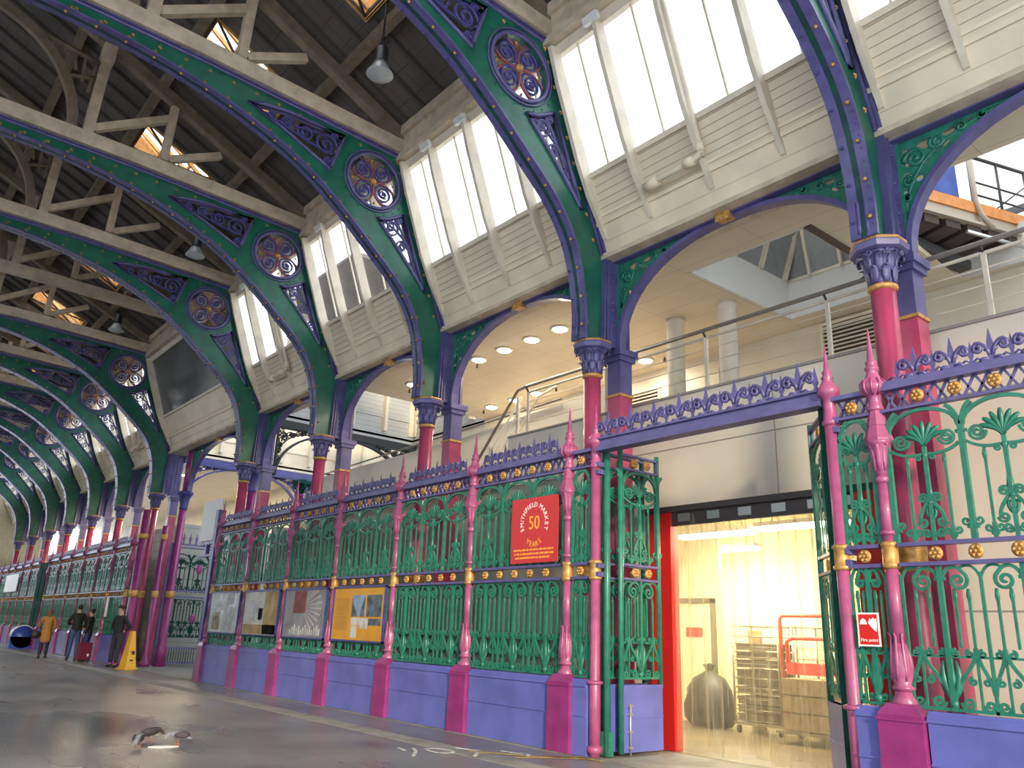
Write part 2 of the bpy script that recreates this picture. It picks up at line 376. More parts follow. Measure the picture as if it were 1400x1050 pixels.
    fl(bez((-3.8, 10.12), (-3.1, 10.2), (-2.6, 9.8), (-1.95, 9.9)), .02); fl(bez((-3.7, 10.1), (-3.1, 9.95), (-2.5, 10.3), (-1.95, 10.2)), .02)
    q.build('upper_spandrel_tracery', DPURPLE, root)
    # gold stars and rivets
    st = MB(); rv = MB()
    def star(y, z, x=.045, s=.045):
        for sx in (x,):
            V = [(sx+.018, y, z)]; n = 10
            for i in range(n):
                rr_ = s if i % 2 == 0 else s*.42; a = 2*PI*i/n; V.append((sx-.008, y+rr_*math.cos(a), z+rr_*math.sin(a)))
            st.add(V, [(0, 1+i, 1+(i+1) % n) for i in range(n)])
    def along(P, step, off, start=.2):
        acc = 0; nxt = start; R = []
        for a, b_ in zip(P, P[1:]):
            d = Vector((b_[0]-a[0], b_[1]-a[1])); l = d.length
            while nxt <= acc+l and l > 0:
                t = (nxt-acc)/l; nr = Vector((d.y, -d.x)).normalized()
                R.append((a[0]+d.x*t+nr.x*off, a[1]+d.y*t+nr.y*off)); nxt += step
            acc += l
        return R
    s1 = along(IN, .40, -.0, .3); 
    for y, z in along(IN, .42, .13, .3): star(y-.0, z)
    for y, z in along(OUT[1:], .42, -.15, .25): star(y, z) if True else None
    for y, z in along(IN, .42, .06, .1): pass
    for i, (y, z) in enumerate(along(IN, .45, -.03, .2)):                 # studs on the soffit
        st.ball((.095, y, z), .026, 5); rv.ball((-.095, y, z), .022, 4)
    for y, z in along(IN, .15, -.035, .1): rv.ball((.125, y, z), .011, 4)
    for y, z in along(OUT[1:3], .14, .02, .1): rv.ball((.10, y, z), .018, 4)
    for i in range(22):
        a = 2*PI*i/22; rv.ball((.04, CIR[0]+(CR+.17)*math.cos(a), CIR[1]+(CR+.17)*math.sin(a)), .014, 4)
    st.build('gold_stars', GOLD, root); rv.build('rivets', DPURPLE, root)
    return root
riblab = ['violet arch rib at the upper right with only its lower limb showing',
 'green and violet iron arch rib rising above the red fifty years sign, largest complete roundel',
 'green arch rib with the second largest roundel, landing left of the row of lit spotlights',
 'green arch rib with the third largest roundel, between two tall bright clerestory bays',
 'green and violet arch rib standing at the near side of the dark unglazed clerestory bay',
 'dark arch rib on the far side of the unglazed bay']+[
 'bluish green arch rib far down the avenue, %s beyond the dark shaded rib' % s for s in ('first', 'second', 'third', 'fourth', 'fifth', 'sixth and last')]
rib = make_rib(riblab[0]); rib.location = (RX[0], 0, 0)
for x, l in zip(RX[1:], riblab[1:]): dup(rib, (x, 0, 0), l)

# ---------------------------------------------------------------- columns: round shaft in front, square pier behind
def make_column(label):
    root = thing('arcade_column', label, 'column', group='arcade columns')
    q = MB(); M = Matrix.Translation((0, .46, 0))
    q.lathe([(.19, 0), (.19, .5), (.16, .62), (.14, .7), (.132, 2.0), (.128, 5.05)], 24, M); q.build('round_shaft', RED, root)
    q = MB(); q.lathe([(.15, 2.1), (.152, 2.14), (.145, 2.2), (.152, 2.3), (.15, 2.34)], 20, M, flute=.1, fn=12)
    q.lathe([(.13, 5.04), (.155, 5.06), (.155, 5.09), (.13, 5.11)], 20, M); q.build('gold_band', GOLD, root)
    q = MB(); q.lathe([(.13, 5.1), (.14, 5.15), (.135, 5.2), (.15, 5.3), (.2, 5.42), (.25, 5.46)], 20, M, flute=.15, fn=8)
    for ring, (z0, r0, h, o) in enumerate(((5.12, .14, .17, .07), (5.24, .15, .2, .1))):
        for k in range(8):
            a = 2*PI*(k+.5*ring)/8; ca, sa = math.cos(a), math.sin(a)
            P = [(ca*(r0+o*t*t*t+.01*t), .46+sa*(r0+o*t*t*t+.01*t), z0+h*math.sin(t*1.9)/1.0) for t in [i/5 for i in range(6)]]
            q.tube(P, [.03, .045, .05, .045, .035, .02], 6, flat=((ca, sa, 0), .35))
    for k in range(8):
        a = 2*PI*k/8; ca, sa = math.cos(a), math.sin(a); tn = (-sa, ca)
        P = spiral((0, 0), .04, 1.2, PI, 1); q.tube([(ca*.24+tn[0]*u, .46+sa*.24+tn[1]*u, 5.43+v) for u, v in P], .012, 4)
    q.build('capital', PURPLE, root)
    q = MB(); q.lathe([(.26, 5.46), (.30, 5.48), (.31, 5.54), (.28, 5.555), (.28, 5.57)], 8, M, smooth=False); ab_ = q.build('abacus', PURPLE, root)
    q = MB(); q.lathe([(.285, 5.57), (.29, 5.58), (.285, 5.6), (.2, 5.605)], 8, M, smooth=False); q.build('abacus_gilding', GOLD, ab_)
    q = MB(); q.box(-.13, .13, .92, 1.18, 0, 4.86); q.build('square_pier', MAGENTA if False else RED, root)
    q = MB(); q.box(-.15, .15, .9, 1.2, 4.86, 4.9); q.build('pier_band', GOLD, root)
    q = MB(); q.box(-.13, .13, .92, 1.18, 4.9, 5.42); q.box(-.17, .17, .88, 1.22, 5.42, 5.5); q.box(-.2, .2, .85, 1.25, 5.5, 5.6)
    q.build('pier_capital', PURPLE, root)
    q = MB(); q.box(-.11, .11, .66, 1.16, 5.6, 7.06)
    for y in (.72, .86, .98, 1.10): q.box(-.13, .13, y-.012, y+.012, 5.6, 7.05)
    for i in range(11):
        z = 5.7+i*.125
        q.ball((.115, .79, z), .022, 5); q.ball((.115, 1.04, z), .018, 5); q.ball((-.115, .79, z), .022, 5)
    q.build('pilaster', PURPLE, root)
    return root
collab = ['crimson round column with violet capital behind the pink post right of the open gate',
 'crimson round column with violet capital just left of the open gate, behind the corner post',
 'crimson round column with violet capital behind the green railings, second in from the gate',
 'crimson round column with violet capital, third in from the gate, above the poster boards',
 'crimson round column with violet capital at the near side of the cross street',
 'tall crimson column behind the guard at the far side of the cross street']+[
 'dark crimson column in the distance, %s beyond the guard' % s for s in ('first', 'second', 'third', 'fourth', 'fifth', 'sixth')]
c0 = make_column(collab[0]); c0.location = (RX[0], 0, 0)
for x, l in zip(RX[1:], collab[1:]): dup(c0, (x, 0, 0), l)
def street_column(label, x, y):
    t = thing('street_column', label, 'column', (x, y, 0), group='crimson corner columns of the cross street')
    q = MB(); q.lathe([(.19, 0), (.16, .6), (.125, .7), (.12, 5.0)], 18); q.lathe([(.11, 5.5), (.11, 7.05)], 12); q.build('shaft', MAGENTA, t)
    q = MB(); q.lathe([(.12, 5.0), (.15, 5.02), (.14, 5.1), (.17, 5.35), (.25, 5.5), (.27, 5.52), (.27, 5.6), (.2, 5.62)], 16, flute=.08, fn=8); q.build('capital', DPURPLE, t)
    q = MB(); q.lathe([(.13, 2.12), (.145, 2.14), (.145, 2.32), (.13, 2.34)], 16); q.build('gold_band', GOLD, t)
street_column('crimson column set back beside the near corner of the cross street', -22.5, 1.15)
street_column('crimson column right of the tall pair at the far corner of the cross street', -28.1, 1.05)

# ---------------------------------------------------------------- arched brackets between columns
def make_bracket(L_, label, name='arched_bracket', mats=(PURPLE, GGREEN, GOLD), z0=5.6, z1=7.0, y=.92):
    root = thing(name, label, 'arched bracket', group='arched brackets over the arcade')
    c = L_/2; a = c-.16
    def arch(t, e=2.3): u = -math.cos(t); return (c+a*u, z0+(z1-z0)*(max(0, 1-abs(u)**e))**(1/2.1))
    P = [arch(PI*i/28) for i in range(29)]
    q = MB()
    q.tube([(u, y, v) for u, v in P], .045, 4, flat=((0, 1, 0), 2.4), smooth=False)
    q.box(.1, L_-.1, y-.13, y+.13, 7.0, 7.07)
    q.build('arch_bar', mats[0], root)
    def fl(Q, r=.03): q.tube([(u, y, v) for u, v in Q], r, 4, flat=((0, 1, 0), 1.3))
    for s in (0, 1):
        q = MB()
        m = (lambda u: u) if s == 0 else (lambda u: L_-u)
        T = lambda Q: [(m(u), v) for u, v in Q]
        k = a/2.04; H = (z1-z0)/1.4
        S = lambda u: .12+u*k
        Z = lambda v: z1-(7.0-v)*H
        for cx_, cz, r, a0, sg in ((.20, 6.74, .13, PI, -1), (.46, 6.84, .09, 2.2, 1), (.12, 6.48, .07, 1.2, 1), (.72, 6.90, .06, 3, -1), (.95, 6.93, .045, 2, 1), (.08, 6.28, .045, 1, 1)):
            fl(T(spiral((S(cx_), Z(cz)), r, 1.7, a0, sg))); q.ball((m(S(cx_)), y, Z(cz)), r*.3, 6, (1, .8, 1))
        fl(T(bez((S(.02), Z(6.0)), (S(.08), Z(6.7)), (S(.5), Z(6.95)), (S(1.4), Z(6.97)))), .022)
        q.box(min(m(.12), m(.17)), max(m(.12), m(.17)), y-.05, y+.05, z0+.1, 7.0)
        q.build('scrollwork', mats[1], root)
    q = MB()
    for s in ((0, 1) if mats[2] else ()):
        m = (lambda u: u) if s == 0 else (lambda u: L_-u)
        arc = [arch(PI*i/28) for i in range(15)]
        outl = [(m(.13), z0+.25), (m(.13), 7.0), (m(c), 7.0)]+[(m(u), v+.01) for u, v in reversed(arc) if v > z0+.3 and u < c-.01]
        kk = a/2.04; hs = []
        for u, v, ru, rv, an in ((.21, 6.80, .055, .12, 0), (.40, 6.88, .10, .06, 0), (.36, 6.68, .075, .05, .3), (.62, 6.91, .075, .04, .1), (.57, 6.79, .06, .035, .5), (.80, 6.93, .06, .03, .2), (.20, 6.56, .04, .07, 0), (.31, 6.50, .04, .04, .4), (.18, 6.36, .025, .07, 0), (.98, 6.95, .06, .022, .1), (.155, 6.15, .012, .05, 0)):
            if z1 < 6.9 and u > .7: continue
            cu_, cv_ = .12+(u-.12)*1.18*kk, z1-(7.0-v)*(z1-z0)/1.4*1.05
            hs.append([(m(cu_+ru*math.cos(t)*math.cos(an)-rv*math.sin(t)*math.sin(an)), cv_+ru*math.cos(t)*math.sin(an)+rv*math.sin(t)*math.cos(an)) for t in [2*PI*j/12 for j in range(12)]])
        q.holed([outl]+hs, y-.012, y+.012, xz)
    if mats[2]: q.build('pierced_plate', mats[1], root)
    else:
        for s in (0, 1):
            m = (lambda u: u) if s == 0 else (lambda u: L_-u)
            for cx_, cz, r in ((.30, 6.62, .13), (.22, 6.36, .10), (.5, 6.80, .11), (.75, 6.88, .08), (.20, 6.12, .07), (.98, 6.93, .06), (.28, 6.88, .09), (1.2, 6.95, .045)):
                q.tube([(u, y, v) for u, v in spiral((m(cx_), cz-(7-z1)), r, 1.5, 1.0, 1)], .022, 4)
        q.build('lattice_scrolls', mats[1], root)
    if mats[2]:
        q = MB()
        for dx in (-.07, 0, .07): q.tube([(c+dx+.04*math.sin(t), y-.19-.03*math.cos(t*2), z1-.02+.09*math.cos(t)) for t in [2*PI*i/10 for i in range(10)]], .016, 5, closed=True)
        q.box(c-.1, c+.1, y-.19, y-.02, z1-.07, z1+.05)
        q.build('boss', mats[2], root)
    return root
blab = ['violet arched bracket with green scrolls at the right edge above the white railing',
 'violet arched bracket with green scrolls over the open gate', 'violet arched bracket with green scrolls over the row of lit spotlights',
 'violet arched bracket with green scrolls, third in from the gate', 'violet arched bracket with green scrolls nearest the cross street']
bk = make_bracket(4.4, blab[0]); bk.location = (RX[0], 0, 0)
for i in range(4): dup(bk, (RX[i+1], 0, 0), blab[i+1])
for i in range(6, 12): dup(bk, (RX[i], 0, 0), 'dark arched bracket in the distance, %s past the cross street' % ORD[i-6])
make_bracket(5.4, 'green arched bracket spanning the opening of the cross street').location = (-27.98, .15, 0)

# ---------------------------------------------------------------- clerestory bays
CD = Vector((0, -1.23, 3.30)).normalized(); CN = Vector((0, -CD.z, CD.y))       # up the slope / into the avenue
CO = Vector((0, .66, 7.08))
def cl(x, s, d=0): p = CO+CD*s+CN*d; return (x, p.y, p.z)
def cbox(q, x0, x1, s0, s1, d0, d1):
    v = [cl(x, s, d) for d in (d0, d1) for s in (s0, s1) for x in (x0, x1)]
    q.add(v, [(0, 2, 3, 1), (4, 5, 7, 6), (0, 1, 5, 4), (2, 6, 7, 3), (0, 4, 6, 2), (1, 3, 7, 5)])
STOP = 3.42
def clerestory(idx, x0, L_, glazed=True):
    root = bpy.data.objects.new('window_%d' % idx, None); COL.objects.link(root); root['kind'] = 'structure'; root.location = (x0, 0, 0)
    q = MB(); cbox(q, 0, L_, 0, .48, -.06, 0); cbox(q, 0, L_, .0, .05, -.06, .05); cbox(q, 0, L_, .22, .24, 0, .012)
    cbox(q, 0, L_, .48, .54, -.06, .035); cbox(q, 0, L_, .60, .64, -.06, .02)
    q.build('fascia', CREAM, root)
    q = MB(); q.box(0, L_, .6, 1.25, 7.02, 7.09); q.build('soffit', DBEIGE if False else BEIGE, root)
    S1 = 1.26
    q = MB(); q.box(0, L_, -.06, 0, .54, S1)
    o = q.build('boarding', CREAMB if glazed else CREAM, root)
    o.matrix_local = Matrix.Translation(CO) @ Matrix(((1, 0, 0), (0, CN.y, CD.y), (0, CN.z, CD.z))).to_4x4()
    # object frame: local y=normal, z=slope; boards run along x so stripe along local z
    q = MB(); cbox(q, 0, L_, S1-.03, S1+.05, -.08, .05)
    cbox(q, 0, L_, STOP-.14, STOP+.02, -.1, .04); q.build('sill_and_head', FIN, root)
    n = round(L_/1.1)
    q = MB()
    if glazed:
        q.add([cl(0, S1+.05, -.05), cl(L_, S1+.05, -.05), cl(L_, STOP-.14, -.05), cl(0, STOP-.14, -.05)], [(0, 1, 2, 3)])
        q.build('glazing', GLASS, root)
        q = MB()
        for k in range(n):
            x = (k+.5)*L_/n; cbox(q, x-.015, x+.015, S1, STOP-.1, -.07, -.03)
        q.build('glazing_bar', FIN, root)
    else:
        cbox(q, 0, L_, S1+.05, STOP-.14, -.09, -.05); q.build('blind_panel', DGLASS, root)
    for k in range(0, n+1):
        if not glazed and 0 < k < n: continue
        x = k*L_/n; x = min(max(x, .17), L_-.17); q = MB()
        poly = [(.24, 0), (.27, .03), (.95, .17), (1.5, .22), (2.8, .22), (STOP, .18), (STOP, 0)]
        wd = .035
        V = [cl(x+sx*wd, s, d) for sx in (-1, 1) for s, d in poly]; m = len(poly)
        q.add(V, [tuple(range(m-1, -1, -1)), tuple(range(m, 2*m))]+[(i, (i+1) % m, m+(i+1) % m, m+i) for i in range(m)])
        q.build('mullion_fin', FIN, root)
        if 0 < k < n:
            q = MB(); cbox(q, x-.14, x+.14, STOP-.14, STOP-.02, .18, .26); q.build('fin_cap', WHITE, root)
    return root
CREAMB2 = None
wi = 1
def stripez(m, per, dark): return stripes(m, 2, per, dark, .1)
CREAMB = stripez(mat('cream tongue and groove boards', (.70, .60, .46), .6, var=.12, scale=1.4), .12, (.33, .28, .22))
for i, x in enumerate([.72]+RX):
    L_ = 4.4
    if i == 0: clerestory(wi, RX[0], 4.4); wi += 1; continue
    if i-1 == len(RX)-1: clerestory(wi, XEND, RX[-1]-XEND); wi += 1; break
    x0 = RX[i]; L_ = RX[i-1]-RX[i]
    clerestory(wi, x0, L_, glazed=(i-1 != 4)); wi += 1

# rainwater pipes on the clerestory
def pipe_run(name, label, x, dx, grp='pipes on the clerestory'):
    t = thing(name, label, 'pipe', (x, 0, 0), group=grp)
    q = MB(); P = [cl(.1, STOP-.25, .1), cl(.1, .95, .1), cl(.1, .75, .14), cl(-.1, .68, .2), cl(-dx, .66, .2), cl(-dx-.15, .62, .12)]
    q.tube([Vector(p) for p in cat(P, 4)], .045, 8); q.build('pipe', FIN, t)
    q = MB(); q.tube([cl(.02, .68, .2), cl(-.14, .68, .2)], .075, 8); q.tube([cl(-dx+.1, .66, .2), cl(-dx-.14, .64, .17)], .085, 8); q.tube([cl(.1, .9, .1), cl(.1, .78, .12)], .065, 8)
    q.build('valve_joint', CREAM, t); return t
pipe_run('drain_pipe', 'cream drain pipe with elbows on the clerestory nearest the top right', -5.95, .72)
pipe_run('drain_pipe', 'dark stained drain pipe on the narrow clerestory next to the cross street', -19.1, .7)
pipe_run('drain_pipe', 'faint drain pipe on the first clerestory beyond the dark rib', -32.0, .7)

# ---------------------------------------------------------------- roof trusses
def rz(y): return 10.72+.485*(-.55-y) if y > YC else 10.72+.485*(-.55-(2*YC-y))
def make_truss(label):
    t = thing('roof_truss', label, 'roof truss', group='timber roof trusses')
    q = MB(); 
    for s in (1, -1):
        A = [(-.45, 10.45), (-4.5, 10.63), (YC, 10.69)]
        if s < 0: A = mir(A)
        for a, b_ in zip(A, A[1:]): q.bar((0, a[0], a[1]+.17), (0, b_[0], b_[1]+.17), .26, .30)
    q.build('tie_beam', BEIGE, t)
    m_ = lambda y, s: y if s > 0 else 2*YC-y
    for s in (1, -1):
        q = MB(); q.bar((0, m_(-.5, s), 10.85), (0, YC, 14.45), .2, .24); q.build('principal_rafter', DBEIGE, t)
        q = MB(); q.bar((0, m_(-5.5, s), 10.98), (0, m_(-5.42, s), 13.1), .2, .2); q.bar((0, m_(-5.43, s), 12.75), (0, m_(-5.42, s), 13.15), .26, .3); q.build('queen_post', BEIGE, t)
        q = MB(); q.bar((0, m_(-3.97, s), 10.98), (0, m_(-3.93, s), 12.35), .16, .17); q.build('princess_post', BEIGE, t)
        q = MB(); q.bar((0, m_(-5.42, s), 11.12), (0, m_(-4.0, s), 12.02), .15, .16); q.build('strut', BEIGE, t)
        q = MB(); q.bar((0, m_(-3.88, s), 11.05), (0, m_(-2.8, s), 11.62), .14, .15); q.build('strut', BEIGE, t)
    q = MB(); R = 2.2
    q.tube([(0, YC+R*math.cos(PI*i/20), 10.95+R*1.0*math.sin(PI*i/20)) for i in range(21)], .13, 4, flat=((1, 0, 0), .8), smooth=False)
    for s in (1, -1):
        q.tube([(0, YC+s*1.2, 12.85), (0, YC+s*2.5, 12.65)], .06, 4); q.tube([(0, YC+s*1.9, 12.1), (0, YC+s*2.5, 12.3)], .05, 4)
        for k in range(5): q.bar((0, YC+s*(2.35-.15*k), 11.9+.2*k), (0, YC+s*(2.4-.22*k), 12.7), .06, .06)
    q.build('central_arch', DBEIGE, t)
    return t
tlab = ['beige roof truss at the very top right, mostly outside the picture', 'roof truss with beige tie beam reaching the wall above the largest roundel',
 'roof truss whose beige tie beam crosses the top left corner', 'roof truss with posts and struts, second tie beam down at the left edge', 'roof truss third down at the left edge, before the cross street',
 'dark roof truss on the far side of the cross street']+['distant dark roof truss, %s beyond the cross street' % s for s in ORD[:6]]
tr = make_truss(tlab[0]); tr.location = (RX[0], 0, 0)
for x, l in zip(RX[1:], tlab[1:]): dup(tr, (x, 0, 0), l)
dup(tr, (-25.35, 0, 0), 'roof truss in the middle of the wide bay over the cross street')

# roof boarding with skylight openings (slope coordinates: x, s) and purlins
SL = math.hypot(1, .485)
def slope(side):
    def fn(u, v, t):
        y = -.35-v/SL; z = 10.72+.485*(v/SL)+.33+t
        return (u, y if side > 0 else 2*YC-y, z)
    return fn
SMAX = (-.35-YC)*SL
SKY = [(-10.15, 1), (-14.45, 1), (-19.05, 1), (-26.9, 1), (-32.4, 1), (-36.6, 1), (-5.6, 1), (-41, 1)]
for side in (1, -1):
    q = MB(); loops = [[(XEND, 0), (6, 0), (6, SMAX), (XEND, SMAX)]]
    if side > 0:
        for x, _ in SKY: loops.append([(x-1.0, 2.2), (x-1.0, 4.1), (x+.35, 4.1), (x+.35, 2.2)])
    q.holed(loops, 0, .06, slope(side)); q.build('ceiling', ROOF, kind='structure')
q = MB()
for side in (1,):
    fn = slope(side); x = XEND+.4
    while x < 5:
        if not any(sx-1.1 < x < sx+.45 for sx, _ in SKY): q.bar(fn(x, .1, -.05), fn(x, SMAX, -.05), .07, .1)
        else:
            q.bar(fn(x, .1, -.05), fn(x, 2.1, -.05), .07, .1); q.bar(fn(x, 4.2, -.05), fn(x, SMAX, -.05), .07, .1)
        x += .62
q.build('ceiling', RAFTER, kind='structure')
for s_, w_, nm in ((.25, .26, 1), (1.9, .16, 0), (4.35, .18, 0), (6.2, .18, 0), (8.2, .2, 0)):
    for side in (1, -1):
        fn = slope(side); q = MB(); q.bar(fn(XEND, s_, -.17), fn(6, s_, -.17), w_, .2)
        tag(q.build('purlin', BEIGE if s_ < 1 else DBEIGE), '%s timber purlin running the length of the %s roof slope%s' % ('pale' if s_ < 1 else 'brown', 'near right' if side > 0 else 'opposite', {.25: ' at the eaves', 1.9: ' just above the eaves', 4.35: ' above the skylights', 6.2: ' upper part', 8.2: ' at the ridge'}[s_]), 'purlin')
# eaves plate: closes the corner above the clerestory
q = MB(); q.box(XEND, 6, -.72, -.40, 10.30, 10.44); q.box(XEND, 6, -.62, -.3, 10.36, 11.1)
tag(q.build('eaves_plate', BEIGE), 'long beige timber eaves plate above the clerestory glazing', 'eaves plate')
skylab = ['orange timber skylight box at the top centre of the picture', 'orange timber skylight behind the second tie beam at the top left', 'small orange skylight seen past the truss struts at the left',
 'orange skylight over the cross street', 'small glowing skylight low at the far left', 'tiny skylight beyond the dark rib', 'skylight above the open gate, outside the top of the picture', 'tiny skylight farthest down the roof']
for (x, _), lb in zip(SKY[:6]+SKY[7:], skylab[:6]+skylab[7:]):
    t = thing('skylight', lb, 'skylight', (x, 0, 0), group='roof skylights'); fn = slope(1)
    q = MB(); H = .5
    for (u0, v0), (u1, v1) in (((-1.03, 2.17), (-1.03, 4.13)), ((-1.03, 4.13), (.38, 4.13)), ((.38, 4.13), (.38, 2.17)), ((.38, 2.17), (-1.03, 2.17))):
        A0, B0 = fn(u0, v0, -.05), fn(u1, v1, -.05); A1, B1 = fn(u0, v0, H), fn(u1, v1, H)
        q.add([A0, B0, B1, A1], [(0, 1, 2, 3)])
        cm = fn(-.33, 3.15, 0); off = lambda p: tuple(Vector(p)+(Vector(p)-Vector(cm)).normalized()*.05)
        q.add([off(A0), off(B0), off(B1), off(A1)], [(0, 1, 2, 3)])
    for k in range(4): u = -.9+.38*k; q.bar(fn(u, 2.2, .08), fn(u, 4.1, .55), .06, .09)
    for v in (2.7, 3.4): q.bar(fn(-1, v, H*.7), fn(.35, v, H*.7), .07, .09)
    q.build('timber_lining', ORANGE, t)
    q = MB(); 
    q.tube([fn(-1, 2.2, -.02), fn(.35, 4.1, -.02)], .03, 5); q.tube([fn(.35, 2.2, -.02), fn(-1, 4.1, -.02)], .03, 5); q.build('cross_brace', RAFTER, t)
    q = MB(); q.add([fn(-1.03, 2.17, H), fn(.38, 2.17, H), fn(.38, 4.13, H), fn(-1.03, 4.13, H)], [(0, 1, 2, 3)]); q.build('pane', GLASS, t)
# pendant lamps
LG = mat('grey lamp glass', (.42, .45, .46), .2, var=.1)
def make_lamp(label):
    t = thing('pendant_lamp', label, 'lamp', group='high bay pendant lamps')
    q = MB(); q.tube([(0, 0, .5), (0, 0, 1.72)], .018, 5); q.tube([(0, 0, .62), (.05, 0, .72), (0, 0, .82), (-.05, 0, .72)], .012, 4, closed=True); q.build('chain', BLACK, t)
    q = MB(); q.lathe([(.03, .52), (.11, .5), (.12, .22), (.13, .2)], 12); q.build('gear_housing', mat('dark lamp housing', (.03, .04, .05), .4) if 'lh' not in MATS else MATS['lh'], t)
    q = MB(); q.lathe([(.12, .2), (.15, .12), (.22, 0), (.235, -.03), (.22, -.04), (.1, -.09), (0.01, -.11)], 20); q.build('shade', LG, t)
    return t
MATS = {}
lp = make_lamp('grey pendant lamp hanging below the skylight at the top centre'); lp.location = (-10.5, -2.25, 10.42)
dup(lp, (-19.6, -2.25, 10.3), 'grey pendant lamp in the shadow between the two ribs left of centre')
dup(lp, (-27.0, -2.25, 10.3), 'grey pendant lamp over the cross street'); dup(lp, (-32.2, -2.25, 10.3), 'distant grey pendant lamp beyond the dark rib')

# the unseen opposite side of the avenue: wall and clerestory, added to cut light
q = MB(); q.box(XEND, -4, -16.9, -16.7, 0, 7.0); q.build('wall_opposite', mat('opposite wall paint', (.30, .29, .27), .7, var=.2, scale=.5), kind='structure')
q = MB(); q.add([(XEND, -16.7, 7.0), (6, -16.7, 7.0), (6, -16.2, 8.3), (XEND, -16.2, 8.3)], [(0, 1, 2, 3)]); q.build('wall_opposite_upper', CREAM, kind='structure')
# end wall with its great arched window
EW = mat('pale end wall plaster', (.60, .53, .38), .7, var=.1)
q = MB(); win = [(YC-6.9, 2.6)]+[(YC-6.9*math.cos(PI*i/24), 6.5+5.2*math.sin(PI*i/24)) for i in range(25)]+[(YC+6.9, 2.6)]
q.holed([[(-17, 0), (3, 0), (3, 15.2), (-17, 15.2)], win], XEND-.4, XEND, yz); q.build('wall_end', EW, kind='structure')
q = MB(); q.holed([[(-17, 0), (3, 0), (3, 15.2), (-17, 15.2)], [(YC-6.0, .01)]+[(YC-6.0*math.cos(PI*i/24), 5.0+4.2*math.sin(PI*i/24)) for i in range(25)]+[(YC+6.0, .01)]], 6, 6.3, yz); q.build('wall_unseen_near_end', EW, kind='structure')  # unseen end wall, added to cut daylight from behind the camera
t = bpy.data.objects.new('window_%d' % wi, None); COL.objects.link(t); t['kind'] = 'structure'; wi += 1
q = MB()
for k in range(-4, 5): q.box(XEND-.25, XEND-.15, YC+k*1.55-.04, YC+k*1.55+.04, 2.6, 11.3 if abs(k) < 3 else 9)
for z in (4.5, 6.5, 8.5): q.box(XEND-.25, XEND-.15, YC-6.6, YC+6.6, z-.04, z+.04)
q.build('window_bar', WHITE, t)
q = MB(); q.box(XEND-.3, XEND-.05, -.6, .9, 6.2, 6.6); q.build('cornice', EW, t)

